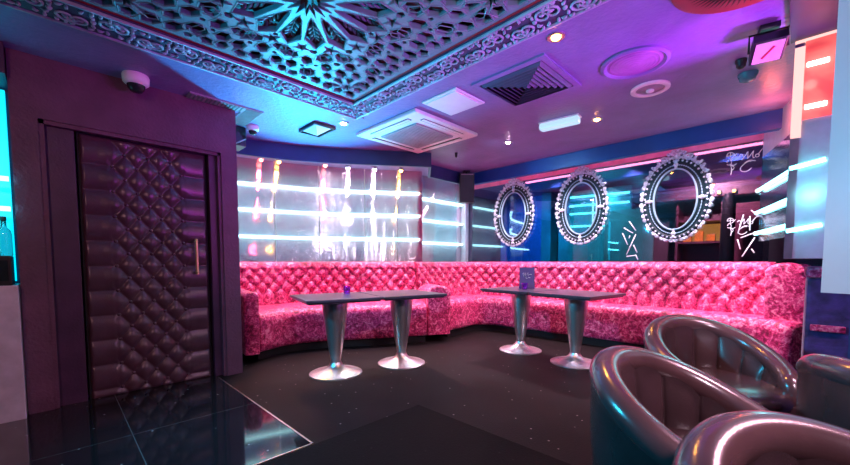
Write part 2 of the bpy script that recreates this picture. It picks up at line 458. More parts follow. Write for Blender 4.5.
# pelmets
def pelmet(name, path, z0, th, mat, n=40, smooth=True, label=None):
    P, L = resample([(x, y, 0) for x, y in path], n) if n > 2 else ([Vector((x, y, 0)) for x, y in path], 0)
    rows = [[], [], [], []]
    for i, q in enumerate(P):
        t = (P[min(i+1, len(P)-1)] - P[max(i-1, 0)]).normalized(); nn = Vector((-t.y, t.x, 0))
        a = q; b = q + nn*th
        rows[0].append(Vector((a.x, a.y, CEIL))); rows[1].append(Vector((a.x, a.y, z0)))
        rows[2].append(Vector((b.x, b.y, z0))); rows[3].append(Vector((b.x, b.y, CEIL)))
    m = MB(); m.grid(rows, closed_u=True)
    m.add([r[0] for r in rows], [(0, 1, 2, 3)]); m.add([r[-1] for r in rows], [(3, 2, 1, 0)])
    o = m.build(name, mat, auto=35); return struct(o, label)
pelmet('trim_9', [(1.05, 4.42), (1.5, 4.36), (1.96, 4.22), (2.4, 3.98), (2.84, 3.67), (3.12, 3.46), (3.38, 3.27)], 2.215, .03, M['navy_paint'], label='curved navy pelmet over the left sofa')
pelmet('trim_10', [(3.38, 3.27), (3.80, 3.70)], 2.215, .03, M['navy_paint'], 2, label='end of the navy pelmet')
pelmet('trim_11', [(3.76, 3.66), (4.62, 3.66)], 2.215, .03, M['navy_paint'], 2, label='short navy pelmet behind the loudspeaker')
pelmet('trim_12', [(4.60, 3.70), (4.62, .02)], 2.222, .08, M['blue_paint'], 2, label='straight blue pelmet over the right sofa')

# ledge behind left sofa
lg = MB(); BKL = [(1.50, 4.55), (2.05, 4.60), (2.5, 4.42), (2.9, 4.16), (3.3, 3.92), (3.62, 3.78)]
P1, _ = resample([(x, y, 0) for x, y in BKL], 30); P2, _ = resample([(p.x, p.y, 0) for p in LW], 30)
lg.grid([[Vector((p.x, p.y+.05, .93)) for p in P1], [Vector((p.x, p.y, .93)) for p in P2]])
lg.grid([[Vector((p.x, p.y+.05, .95)) for p in P1], [Vector((p.x, p.y, .95)) for p in P2]])
struct(lg.build('trim_13', M['paint_dark']), 'ledge behind the left sofa')

# ------------------------------------------------------------------ neon tubes on the metal walls
def tube_on(path, name, lb, grp, mat, r=.019, back=(0, .045, 0)):
    t = MB(); t.tube(path, r, 10)
    root = thing(name, lb, 'neon tube', tuple(path[0]), 0, grp)
    o = t.build('glow_tube', mat, root, smooth=True); o.location = -Vector(path[0])
    for q in () if back is None else (path[1] if len(path) > 2 else path[0].lerp(path[-1], .06), path[-2] if len(path) > 2 else path[0].lerp(path[-1], .94)):
        q = Vector(q)-Vector(path[0]); MB().tube([q, q+Vector(back)], .006, 6).build('bracket', M['strip_metal'], root, smooth=True)
    for q in (path[0], path[-1]):
        oc = MB().ball((0, 0, 0), r*1.25, 8, 6).build('end_cap', M['white_plastic'], root, smooth=True); oc.location = Vector(q)-Vector(path[0])
    return root
for z, nm in ((2.05, 'top'), (1.715, 'middle'), (1.365, 'bottom')):
    tube_on([Vector((p.x-.015, p.y-.045, z)) for p in LW[2:-1]], 'neon_tube', f'{nm} long white-cyan tube on the curved metal wall', 'tubes on the curved metal wall', M['tube'])
    tube_on([Vector((4.05, 4.165, z-.03)), Vector((5.09, 4.165, z-.03))], 'neon_tube', f'{nm} short tube behind the loudspeaker post', 'tubes on the short metal wall', M['tube'])

# ------------------------------------------------------------------ sofas
SEAT, BACKZ = .505, 1.035
TW, TP = .15, .082
Z0 = .63; NR = 4
def sofa_tuft(s, z):
    if z < Z0:
        h = abs(math.sin(PI*s/TW))**.7
    elif z < Z0 + NR*TP:
        h = tuft_h(s, z-Z0, TW, TP)
    else:
        h = abs(math.sin(PI*s/TW))**.7
    return h
def back_profile(n=46):
    # (offset back from the face, z, tuft amplitude)
    pr = []
    for i in range(n):
        t = i/(n-1)
        z = SEAT-.06 + (BACKZ-.075-(SEAT-.06))*t
        pr.append((.07*t, z, .048))
    R = .062
    for i in range(1, 13):
        a = PI - PI*1.1*i/12
        pr.append((.07+R+.002 + R*math.cos(a)*1.05, BACKZ-.07+R*math.sin(a)*1.1, .022*(1-i/14)))
    pr.append((.07+2*R+.02, .5, 0)); pr.append((.07+2*R+.02, .12, 0))
    return pr
def backrest(path, parent, zsc=None, s_off=0):
    P0, L = resample([(x, y, 0) for x, y in path], 400)
    n = int(L/.0125)
    P, L = resample([(x, y, 0) for x, y in path], n)
    prof = back_profile(); mb = MB(); rows = []
    T = []
    for i in range(n):
        t = (P[min(i+2, n-1)] - P[max(i-2, 0)]).normalized(); T.append(Vector((-t.y, t.x, 0)))   # points to the back
    for (o, z, amp) in prof:
        r = []
        for i in range(n):
            s = L*i/(n-1) + s_off
            k = 1 if zsc is None else zsc(i/(n-1))
            zz = SEAT-.06 + (z-(SEAT-.06))*k if z > SEAT-.06 else z
            h = sofa_tuft(s, z)*amp
            e = min(1, min(i, n-1-i)*.0125/.03); e = math.sqrt(max(0, 1-(1-e)**2))
            off = o - h*e + (1-e)*.03
            r.append(P[i] + T[i]*off + Vector((0, 0, zz)))
        rows.append(r)
    mb.grid(rows)
    for i in (0, n-1):
        col = [r[i] for r in rows]; mb.add(col, [tuple(range(len(col)))])
    # buttons
    for j in range(NR+1):
        z = Z0 + j*TP
        k0 = math.ceil((s_off+.03)/TW - (.5 if j % 2 else 0))
        while True:
            s = (k0 + (.5 if j % 2 else 0))*TW; k0 += 1
            q = (s-s_off)/L
            if q > 1-.02/L: break
            if q < 0: continue
            i = min(n-1, int(q*(n-1)))
            k = 1 if zsc is None else zsc(q)
            o = .07*(z-SEAT+.06)/(BACKZ-.075-SEAT+.06)
            c_ = P[i] + T[i]*(o-.006) + Vector((0, 0, SEAT-.06+(z-SEAT+.06)*k))
            mb.ball(c_, .012, 7, 5)
    return mb.build('backrest', M['velvet'], parent, smooth=True)
def seat(front, back, parent, n=150, inset=.07):
    A, _ = resample([(x, y, 0) for x, y in front], n); B, _ = resample([(x, y, 0) for x, y in back], n)
    mb = MB(); rows = []
    prof = [(1.08, SEAT-.01), (.9, SEAT), (.6, SEAT+.008), (.3, SEAT+.006), (.16, SEAT-.002), (.09, SEAT-.014), (.04, SEAT-.035), (.012, SEAT-.065), (0, SEAT-.10),
            (.0, .36), (.01, .26), (.012, .18), (.02, .12), (.05, .095), (.12, .09), (.9, .09)]
    for t, z in prof:
        rows.append([A[i].lerp(B[i], t) + Vector((0, 0, z + (.006*mnoise.noise(Vector((A[i].x*4, A[i].y*4, t*3))) if t < .95 else 0))) for i in range(n)])
    mb.grid(rows)
    for i in (0, n-1):
        col = [r[i] for r in rows]; mb.add(col, [tuple(range(len(col)))])
    o = mb.build('seat', M['velvet'], parent, smooth=True)
    k = MB(); rows = []
    for t, z in ((.13, .1), (.13, 0), (.9, 0), (.9, .1)):
        rows.append([A[i].lerp(B[i], t) + Vector((0, 0, z)) for i in range(n)])
    k.grid(rows, closed_u=True)
    for i in (0, n-1): k.add([r[i] for r in rows], [(0, 1, 2, 3)])
    k.build('plinth', M['black_gap'], parent, auto=40)
    return o
def arm(p0, p1, wd, h, parent, name='arm', roll=1.0):
    p0 = Vector((*p0, 0)); p1 = Vector((*p1, 0)); d = (p1-p0); L = d.length; d.normalize(); sd = Vector((d.y, -d.x, 0))
    prof = []
    for i in range(15):
        a = -.25 + (PI+.5)*i/14
        prof.append((math.cos(a)*wd/2*1.0*roll, h-wd*.32+math.sin(a)*wd*.32))
    prof = [(wd/2*.92, .09), (wd/2*.95, .3), (wd/2*.95, h-wd*.5)] + prof + [(-wd/2*.95, h-wd*.5), (-wd/2*.95, .3), (-wd/2*.92, .09)]
    rows = []
    for t, sc in ((0, .86), (.006, .94), (.02, .985), (.045, 1), (.2, 1), (L*.5, 1), (L, 1)):
        rows.append([p0 + d*t + sd*(x*sc) + Vector((0, 0, .09+(z-.09)*(1-(1-sc)*.35))) for x, z in prof])
    mb = MB(); mb.grid(rows, closed_v=True)
    mb.add(rows[0], [tuple(range(len(prof)))]); mb.add(rows[-1], [tuple(range(len(prof)))])
    return mb.build(name, M['velvet'], parent, auto=50)

sl = thing('sofa', 'shorter buttoned pink crushed velvet sofa under the curved metal wall', 'sofa')
backrest(BKL, sl)
seat([(1.47, 3.86), (1.85, 3.98), (2.2, 3.88), (2.47, 3.72), (2.99, 3.43), (3.30, 3.27)],
     [(x+.02, y+.03) for x, y in BKL], sl)
arm((1.385, 3.85), (1.50, 4.62), .15, .73, sl)
arm((3.50, 3.235), (3.70, 3.62), .34, .725, sl)
sr = thing('sofa', 'long buttoned pink crushed velvet sofa under the oval mirrors', 'sofa')
BKR = [(3.70, 3.80), (4.1, 3.80), (4.5, 3.77), (4.80, 3.62), (4.93, 3.32), (4.94, 2.9), (4.94, 2.2), (4.94, 1.5), (4.94, .9), (4.94, .5), (4.94, .14)]
backrest(BKR, sr)
arm((4.64, .055), (5.15, .055), .29, 1.025, sr)
seat([(3.78, 3.28), (4.0, 3.285), (4.33, 3.33), (4.50, 3.25), (4.58, 3.0), (4.59, 2.6), (4.63, 1.9), (4.63, 1.2), (4.63, .7), (4.60, .28), (4.50, .04), (4.62, -.07)],
     [(3.84, 3.83), (4.15, 3.83), (4.6, 3.78), (4.9, 3.6), (5.0, 3.3), (5.03, 2.8), (5.03, 2.0), (5.03, 1.3), (5.03, .6), (5.0, .3), (4.95, .06), (4.85, -.06)], sr, 260)
# scroll end of the right sofa
sc = MB()
sc.ball((4.665, -.045, .945), .07, 16, 12, (.45, 1.1, 1)); sc.ball((4.635, -.045, .945), .02, 10, 8)
so = sc.build('scroll_end', M['velvet'], sr, smooth=True)

# ------------------------------------------------------------------ tables
def make_table():
    r = thing('table', 'x', 'table')
    m = MB(); H = .335
    m.box(-H, H, -H, H, .695, .72, bev=.006); m.box(-H+.02, H-.02, -H+.02, H-.02, .682, .6955)
    m.build('tabletop', M['table_top'], r)
    col = [(.0, .684), (.116, .684), (.120, .665), (.108, .56), (.090, .42), (.071, .28), (.055, .17), (.045, .115), (.045, .095)]
    MB().lathe(col, 40).build('column', M['steel'], r, auto=40)
    base = [(.05, .11), (.055, .095), (.066, .075), (.095, .052), (.14, .035), (.19, .022), (.228, .014), (.24, .008), (.24, 0), (0, 0)]
    MB().lathe(base, 48).build('base', M['steel'], r, auto=40)
    return r
TG = 'square pedestal tables along the sofas'
t1 = make_table()
t1.location = (1.81, 2.98, 0); t1.rotation_euler.z = math.radians(-14); tag(t1, 'square dark table with a purple tealight holder, nearest the tufted door', 'table', TG)
dup(t1, (2.47, 2.81, 0), math.radians(-14.5), 'second square dark table from the tufted door, bare on top')
dup(t1, (3.82, 2.24, 0), math.radians(-8.2), 'square dark table carrying the standing purple menu card')
dup(t1, (3.722, 1.555, 0), math.radians(-8.2), 'bare square dark table closest to the leather tub chairs')

# things on the tables
def tealight(loc, lb):
    r = thing('tealight_holder', lb, 'candle holder', loc, 0, 'purple tealight holders')
    MB().lathe([(.0, 0), (.026, 0), (.03, .006), (.036, .075), (.0335, .075), (.028, .01), (0, .01)], 20).build('glass_cup', M['purple_glass'], r, auto=50)
    MB().lathe([(0, .011), (.02, .011), (.02, .03), (0, .03)], 16).build('candle', M['white_plastic'], r, auto=40)
    return r
tealight((2.01, 3.09, .72), 'small purple glass tealight holder on the table nearest the tufted door')
tealight((3.74, 2.15, .72), 'small purple glass tealight holder in front of the menu card')
mc = thing('menu_card', 'standing purple menu card with white emblem on the table', 'menu card', (3.875, 2.20, .72), math.radians(-45-8))
for sgn in (1,):
    c_ = MB(); c_.box(-.083, .083, -.003, .003, .0, .25)
    co_ = c_.build('front_leaf', M['menu'], mc); co_.rotation_euler.x = math.radians(-8); co_.location = (0, -.038, .001)
    c_ = MB(); c_.box(-.083, .083, -.003, .003, .0, .25)
    co2 = c_.build('back_leaf', M['menu'], mc); co2.rotation_euler.x = math.radians(8); co2.location = (0, .038, .001)
em = MB()
for pts in ([(-.045, 0, .16), (-.05, 0, .175), (-.04, 0, .185), (-.03, 0, .17), (-.042, 0, .15), (-.035, 0, .135)],
            [(-.022, 0, .145), (-.018, 0, .185), (-.004, 0, .155), (.008, 0, .19), (.012, 0, .15)], [(.018, 0, .16), (.03, 0, .168), (.05, 0, .166)],
            [(-.01, 0, .14), (-.018, 0, .13), (-.008, 0, .118), (.004, 0, .124)], [(.01, 0, .135), (.02, 0, .13), (.035, 0, .128)]):
    em.tube(pts, .0028, 5)
eo = em.build('emblem', M['menu_white'], co_, smooth=True); eo.location = (0, -.004, 0); tag(eo, 'white printed emblem of a figure and script')

# ------------------------------------------------------------------ oval mirrors
def make_oval():
    r = thing('oval_mirror', 'x', 'mirror')
    # local: x across, z up, -y out of the wall
    def ring(a, b, n=96): return [(math.cos(2*PI*k/n)*a, math.sin(2*PI*k/n)*b) for k in range(n)]
    def sweep(prof, mb):
        rows = []
        for (da, y) in prof: rows.append([Vector((x, y, z)) for x, z in ring(.21+da, .345+da)])
        mb.grid(rows, closed_v=True); return mb
    sweep([(.125, 0), (.13, -.02), (.12, -.036), (.10, -.044), (.08, -.04), (.072, -.03), (.03, -.034), (.012, -.042), (.0, -.036), (-.004, -.02), (-.004, -.012)], MB()).build('frame', M['frame_dark'], r, auto=50)
    g = MB(); pts = ring(.21, .345); g.add([Vector((0, -.014, 0))] + [Vector((x, -.014, z)) for x, z in pts], [(0, 1+k, 1+(k+1) % 96) for k in range(96)])
    g.build('glass', M['oval_glass'], r)
    sweep([(.014, -.036), (.014, -.048), (.004, -.052), (-.004, -.044), (-.004, -.03)], MB()).build('inner_rim', M['bead'], r, auto=50)
    bd = MB()
    for da_, r0_ in ((.05, .0062), (.093, .0048)):
        bd.tube([(math.cos(2*PI*k/288)*(.21+da_), -.037, math.sin(2*PI*k/288)*(.345+da_)) for k in range(288)], [.0012+r0_*abs(math.sin(PI*k/4)) for k in range(288)], 5, closed=True)
    bd.build('bead_ring', M['bead'], r, smooth=True)
    # four jewelled clasps
    for a in (0, PI/2, PI, 1.5*PI):
        cl = MB(); x, z = math.cos(a)*.262, math.sin(a)*.397
        cl.ball((x, -.045, z), .026, 10, 6, (1, .6, 1)); cl.ball((x*1.12, -.042, z*1.10), .018, 8, 5); cl.ball((x*.9, -.042, z*.92), .016, 8, 5)
        cl.build('clasp', M['silver'], r, smooth=True)
    # carved acanthus rim
    orn = MB(); rnd = random.Random(3)
    N = 44
    for k in range(N):
        a = 2*PI*(k+.5)/N
        ca, sa = math.cos(a), math.sin(a)
        px, pz = ca*(.21+.118), sa*(.345+.118)
        nx_, nz_ = ca/.33, sa/.46; l = math.hypot(nx_, nz_); nx_ /= l; nz_ /= l
        tx, tz = -nz_, nx_
        up = 1 if sa > -.2 else .8
        sgn = 1 if k % 2 else -1
        # a curling leaf: spiral
        sp = []
        rr = []
        for q in range(10):
            th = q/9*PI*1.7; rad = .028*(1-q/12)*up
            sp.append((px + nx_*(.012+rad*math.sin(th)) + tx*sgn*(rad*math.cos(th)-.01), -.03-.012*math.sin(q/9*PI), pz + nz_*(.012+rad*math.sin(th)) + tz*sgn*(rad*math.cos(th)-.01)))
            rr.append(.0125*(1-.55*q/9))
        orn.tube(sp, rr, 6)
        fan = .030*up*rnd.uniform(.8, 1.25)
        for w_ in (-.8, 0, .8):      # three-lobed leaf tip
            dx = nx_*math.cos(w_)+tx*math.sin(w_); dz = nz_*math.cos(w_)+tz*math.sin(w_)
            orn.tube([(px+dx*.004, -.03, pz+dz*.004), (px+dx*fan*.6, -.038, pz+dz*fan*.6), (px+dx*fan*1.15, -.024, pz+dz*fan*1.15)], [.008, .0115, .004], 6)
        if .35 < sa < .985:
            for e_, f_ in ((.05, .8), (.072, .55)):
                orn.ball((px+nx_*e_*sa+tx*.008*sgn, -.028, pz+nz_*e_*sa+tz*.008*sgn), .017*f_+.004, 7, 5, (1, .8, 1))
        orn.ball((px-nx_*.018, -.042, pz-nz_*.018), .0125, 6, 4)
    orn.build('carved_rim', M['silver'], r, smooth=True)
    # crest: shell with scrolls and a jewel
    cr = MB()
    for s in (-1, 1):
        for (ox, oz, R0, dr) in ((.06, .50, .042, 1), (.035, .545, .034, -1), (.115, .47, .036, 1)):
            pts = []; rr = []
            for q in range(14):
                th = q/13*PI*2.2; rad = R0*(1-q/16)
                pts.append((s*(ox + rad*math.cos(th+.6)), -.035-.014*math.sin(q/13*PI), oz + dr*rad*math.sin(th+.6))); rr.append(.0135*(1-.5*q/13))
            cr.tube(pts, rr, 6)
    for k in range(7):
        a = math.radians(30+20*k)
        cr.tube([(0, -.04, .49), (math.cos(a)*.035, -.05, .49+math.sin(a)*.045), (math.cos(a)*.06, -.036, .49+math.sin(a)*.088)], [.008, .013, .007], 6)
    cr.ball((0, -.05, .495), .024, 10, 7, (1, .7, 1.2)); cr.ball((0, -.045, .585), .012, 8, 6)
    cr.build('crest', M['silver'], r, smooth=True)
    je = MB(); je.ball((0, -.058, .43), .022, 10, 7, (1, .6, 1.2)); je.build('jewel', M['bead'], r, smooth=True)
    return r
om = make_oval()
om.location = (MX-.004, 3.185, 1.77); om.rotation_euler.z = math.radians(-90)
tag(om, 'oval mirror in silver baroque frame closest to the loudspeaker', 'mirror', 'oval mirrors above the right sofa')
dup(om, (MX-.004, 2.125, 1.765), math.radians(-90), 'middle oval mirror in silver baroque frame, with stand-in glowing tubes behind its glass')
dup(om, (MX-.004, 1.03, 1.76), math.radians(-90), 'oval mirror in silver baroque frame beside the script logo')

# etched decorations on the mirrored wall: stick patterns and script logo (flat marks on the glass)
def etched(name, lines, rad, lb, cat, group=None):
    cy = sum(p[0] for l in lines for p in l)/sum(len(l) for l in lines); cz = min(p[1] for l in lines for p in l)
    m = MB()
    for l in lines:
        l2 = [Vector((0, y-cy, z-cz)) for y, z in l]
        if len(l2) > 2: l2, _ = resample(l2, 8*len(l2))
        m.tube(l2, rad, 6)
    o = m.build(name, M['etch'], smooth=True); o.location = (MX-rad*.2, cy, cz)
    o.scale.x = .5
    return tag(o, lb, cat, group)
def stick_set(y0, z0, segs): return [[(y0-a*.0134, z0-b*.0134), (y0-c_*.0134, z0-d*.0134)] for a, b, c_, d in segs]
etched('stick_decal', [[(1.519,1.546),(1.441,1.425)],[(1.581,1.468),(1.471,1.394)],[(1.594,1.401),(1.529,1.249)],[(1.44,1.378),(1.539,1.126)],[(1.462,1.247),(1.418,1.149)],[(1.516,1.331),(1.506,1.367)],[(1.538,1.101),(1.436,1.114)],[(1.436,1.124),(1.406,1.06)]],
       .0065, 'white criss-cross stick pattern on the mirrored wall between two oval mirrors', 'wall decoration')
etched('stick_decal', [[(.412,1.533),(.451,1.337)],[(.36,1.513),(.355,1.363)],[(.353,1.575),(.292,1.499)],[(.427,1.288),(.286,1.351)],[(.451,1.273),(.425,1.168)],[(.313,1.287),(.407,1.087)],[(.334,1.168),(.31,1.125)]],
       .0065, 'white stick pattern on the mirrored wall next to the right-hand metal wall', 'wall decoration')
def logo(ox, oz, k, lb):
    """ox, oz: where the capital starts; k: scale (capital about 1 high)"""
    def L(pts): return [(ox - a*k, oz + b*k) for a, b in pts]
    lines = [
        # figure with a parasol
        L([(-1.35, .55), (-1.25, .85), (-1.0, .95), (-.75, .8), (-.65, .6)]), L([(-1.35, .55), (-1.0, .62), (-.65, .6)]), L([(-1.0, .9), (-1.02, .1)]),
        L([(-1.3, -.1), (-1.15, .2), (-.95, .1), (-.9, -.25), (-1.1, -.4), (-1.3, -.3)]), L([(-1.0, .2), (-.75, .35), (-.45, .75)]),
        L([(-1.0, -.35), (-.7, -.5), (-.45, -.35)]), L([(-1.0, -.3), (-.85, -.9), (-.9, -1.5)]), L([(-.95, -.4), (-.65, -.75), (-.9, -1.1)]),
        # script M o
        L([(-.25, .35), (-.1, .55), (.05, .45), (.1, .1), (-.05, -.05)]), L([(-.05, -.05), (.25, .4), (.45, .75)]), L([(.45, .75), (.45, .3), (.42, 0)]),
        L([(.42, 0), (.7, .4), (.9, .75)]), L([(.9, .75), (.85, .3), (.9, .02), (1.0, .05)]),
        L([(1.25, .35), (1.1, .3), (1.08, .1), (1.22, .03), (1.36, .15), (1.3, .33), (1.22, .33)]), L([(1.3, .33), (1.6, .8), (1.95, 1.05), (2.2, .95)]),
        # script C on the second line
        L([(.75, -.35), (.55, -.3), (.2, -.5), (-.1, -.85), (-.05, -1.2), (.3, -1.35), (.65, -1.2), (.8, -1.0)]), L([(.2, -.4), (.6, -.2), (1.1, -.35)]),
    ]
    return etched('script_logo', lines, .0038, lb, 'wall logo')
logo(.445, 2.115, .098, 'white script logo with a small figure high on the mirrored wall')
logo(.44, 1.43, .078, 'white script logo with a small figure low on the mirrored wall above the sofa back')

# ------------------------------------------------------------------ right end: metal side wall, pier, grey panel
def slab(p0, p1, th, z0, z1, mb=None):
    """vertical slab from p0 to p1; thickness to the right of the way"""
    p0 = Vector((*p0, 0)); p1 = Vector((*p1, 0)); d = (p1-p0).normalized(); n = Vector((d.y, -d.x, 0))*th
    mb = mb or MB()
    vs = [q + Vector((0, 0, z)) for z in (z0, z1) for q in (p0, p1, p1+n, p0+n)]
    mb.add(vs, [(0, 1, 2, 3), (4, 5, 6, 7), (0, 1, 5, 4), (1, 2, 6, 5), (2, 3, 7, 6), (3, 0, 4, 7)]); return mb
SA, SB = Vector((5.19, .285, 0)), Vector((4.15, .012, 0))
struct(slab(SA.to_tuple()[:2], SB.to_tuple()[:2], -.05, 1.24, 2.10).build('wall_side', M['teal_metal']), 'bluish metal side wall with three glowing tubes')
struct(slab(SA.to_tuple()[:2], SB.to_tuple()[:2], -.06, 2.10, CEIL).build('trim_14', M['pier_metal']), 'red lit metal band above the bluish side wall')
struct(slab((4.15, .012), (3.24, .0), -.06, 1.06, CEIL).build('wall_side_front', M['pier_metal']), 'metal wall beside the pier')
struct(MB().box(3.92, 5.2, -.21, -.185, .95, 1.3).build('wall_side_lower', M['teal_metal']), 'recessed lower strip of the bluish side wall')
dn = (SB-SA).normalized()
for z, nm in ((1.76, 'top'), (1.535, 'middle'), (1.325, 'bottom')):
    q0 = SA + dn*.03 + Vector((-.01, .03, z)); q1 = SB - dn*.02 + Vector((-.01, .03, z))
    tube_on([q0, q1], 'neon_tube', f'{nm} cyan tube on the metal side wall at the right', 'tubes on the right side wall', M['tube_side'], .017, None)
pr = MB(); pr.box(3.22, 3.40, -.16, .055, 1.05, CEIL, bev=.004)
struct(pr.build('wall_pier', M['pier_metal']), 'metal clad pier at the right edge with red lamp glints')
pr = MB(); pr.box(3.205, 3.222, .015, .055, 1.05, 2.34)
struct(pr.build('trim_15', M['strip_metal']), 'bright edge strip of the metal pier')
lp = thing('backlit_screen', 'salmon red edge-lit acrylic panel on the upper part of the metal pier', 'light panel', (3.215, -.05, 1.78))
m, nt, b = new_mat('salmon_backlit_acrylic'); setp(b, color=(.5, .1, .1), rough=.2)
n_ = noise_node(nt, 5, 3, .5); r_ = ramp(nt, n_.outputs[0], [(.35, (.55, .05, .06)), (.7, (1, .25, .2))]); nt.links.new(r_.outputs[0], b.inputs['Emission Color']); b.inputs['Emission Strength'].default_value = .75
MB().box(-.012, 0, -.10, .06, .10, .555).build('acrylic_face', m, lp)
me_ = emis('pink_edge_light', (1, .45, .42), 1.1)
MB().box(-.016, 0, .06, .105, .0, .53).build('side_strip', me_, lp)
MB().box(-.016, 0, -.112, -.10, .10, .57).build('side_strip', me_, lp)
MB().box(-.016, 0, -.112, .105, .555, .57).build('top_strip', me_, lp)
for z, nm in ((2.195, 'upper'), (1.95, 'lower')):
    r = thing('lamp_glint', f'{nm} glowing red tube in place of a lamp reflection on the metal pier', 'lamp glint', (3.20, -.045, z), 0, 'red lamp glints on the pier')  # glow tubes added in place of lamp reflections
    b_ = MB(); b_.tube([(0, -.045, 0), (0, .045, 0)], .013, 10); b_.build('glow_tube', emis('red_white_glint', (1, .45, .38), 14), r, smooth=True)
    b_ = MB(); b_.box(.008, .022, -.055, .055, -.022, .022, bev=.003); b_.build('holder', M['strip_metal'], r)
for z, nm in ((1.60, 'upper'), (1.22, 'lower')):
    t = MB(); t.tube([(3.209, -.10, z+.03), (3.209, .05, z)], .013, 10)
    tag(t.build('neon_tube', M['tube_side'], smooth=True), f'{nm} short cyan tube on the metal pier', 'neon tube', 'short tubes on the pier')
pr = slab((2.40, -.084), (2.18, -.50), -.05, .895, CEIL)
struct(pr.build('wall_panel', M['grey_panel']), 'smooth pale grey panel at the right edge')
pr = slab((2.75, -.20), (2.60, -.60), -.06, 0, .895)
struct(pr.build('wall_panel_base', M['navy_paint']), 'dark blue base below the pale grey panel')
struct(MB().box(2.40, 3.21, -.55, .075, 2.35, CEIL).build('trim_23', simple('dark_navy_paint', (.008, .014, .07), .5)), 'navy drop in the ceiling above the metal pier')
bn = thing('bench', 'dark purple upholstered bench end with pink tops beside the right sofa', 'bench', (3.60, -.13, 0))
b_ = MB(); b_.box(-.24, .2, -.22, .075, .10, .93, bev=.02); b_.build('body', M['purple_velvet'], bn)
b_ = MB(); b_.box(-.26, .2, -.23, .085, .93, 1.0, bev=.02); b_.build('top', M['velvet'], bn)
b_ = MB(); b_.box(-.27, -.235, -.10, .05, .60, .64, bev=.008); b_.build('piping', M['velvet'], bn)
b_ = MB(); b_.box(-.20, .18, -.2, .05, 0, .10); b_.build('plinth', M['black_gap'], bn)
struct(MB().box(4.40, 5.18, -.175, -.13, 0, .97).build('wall_stub', M['black_gap']), 'black end panel beside the right sofa')
struct(MB().box(3.9, 5.2, -1.5, -.35, 0, CEIL).build('wall_right_end', M['paint_dark']))

# ------------------------------------------------------------------ tub chairs
def make_chair():
    r = thing('tub_chair', 'x', 'chair')
    R = .336; TH = 128
    ths = [math.radians(-TH + 2*TH*i/80) for i in range(81)]
    def rim_z(t): return .46 + .235*max(0, (math.cos(t)+.62)/1.62)
    def P(t, rad, z, ex=1.0): return Vector((-rad*math.cos(t)*ex if math.cos(t) > 0 else -rad*math.cos(t)*1.12, rad*math.sin(t), z))
    out = MB(); rows = []
    for f_ in (0, .15, .35, .6, .85, 1):
        rows.append([P(t, R-.055+.055*min(1, f_*1.6)**.6, .08+(rim_z(t)-.05-.08)*f_) for t in ths])
    for f_ in (1, .6, .2):
        rows.append([P(t, R-.03, .08+(rim_z(t)-.05-.08)*f_) for t in ths])
    out.grid(rows, closed_u=True)
    for i in (0, 80): out.add([q[i] for q in rows], [tuple(range(len(rows)))])
    out.build('outer_shell', M['chair_leather'], r, auto=50)
    rim = MB()
    pts = [P(t, R-.045, rim_z(t)-.045) for t in ths]
    end0 = [pts[0] + Vector((.012*k, 0, -.035*k*k)) for k in (3, 2, 1)]
    end1 = [pts[-1] + Vector((.012*k, 0, -.035*k*k)) for k in (1, 2, 3)]
    allp = end0 + pts + end1
    rim.tube(allp, [.035, .045, .05] + [.052]*81 + [.05, .045, .035], 14)
    rim.build('rim', M['chair_rim'], r, smooth=True)
    inn = MB(); rows = []
    for f_ in [i/10 for i in range(11)]:
        row = []
        for t in [math.radians(-TH + 2*TH*i/240) for i in range(241)]:
            seam = abs(math.sin((t+math.radians(14.2))/math.radians(28.4)*PI))**.25
            rad = R-.075 - .034*seam*(.35+.65*math.sin(PI*min(.9, f_*.9+.1)))
            z = .30 + (rim_z(t)-.045-.30)*f_
            row.append(P(t, rad - .03*(1-f_), z))
        rows.append(row)
    inn.grid(rows)
    inn.build('backrest_padding', M['chair_leather'], r, smooth=True)
    s = MB(); prof = [(0, .405), (.14, .403), (.22, .395), (.262, .375), (.272, .35), (.265, .32), (0, .31)]
    s.lathe(prof, 40, Matrix.Translation((.045, 0, 0)), sx=1.12, sy=1.0)
    s.build('seat_cushion', M['chair_leather'], r, smooth=True)
    b_ = MB(); b_.box(-.22, .28, -.22, .22, .09, .33, bev=.03); b_.build('seat_base', M['chair_leather'], r)
    for x, y in ((-.18, -.17), (-.18, .17), (.22, -.17), (.22, .17)):
        l = MB(); l.lathe([(0, 0), (.018, 0), (.024, .1), (0, .1)], 12, Matrix.Translation((x, y, 0))); l.build('leg', M['black'], r, auto=40)
    return r
ch = make_chair()
CG = 'black leather tub chairs'
ch.location = (1.48, .195, 0); ch.rotation_euler.z = -1.716; tag(ch, 'dark leather tub chair in the middle, its back to the floor mat', 'chair', CG)
dup(ch, (2.56, .295, 0), -2.331, 'dark leather tub chair standing closest to the right sofa', CG)
dup(ch, (.895, -.18, 0), -2.194, 'dark leather tub chair nearest the camera, seen only as a shiny curved rim', CG)
dup(ch, (2.08, -.36, 0), math.radians(-50), 'dark leather tub chair cut off by the right picture edge under the grey panel', CG)

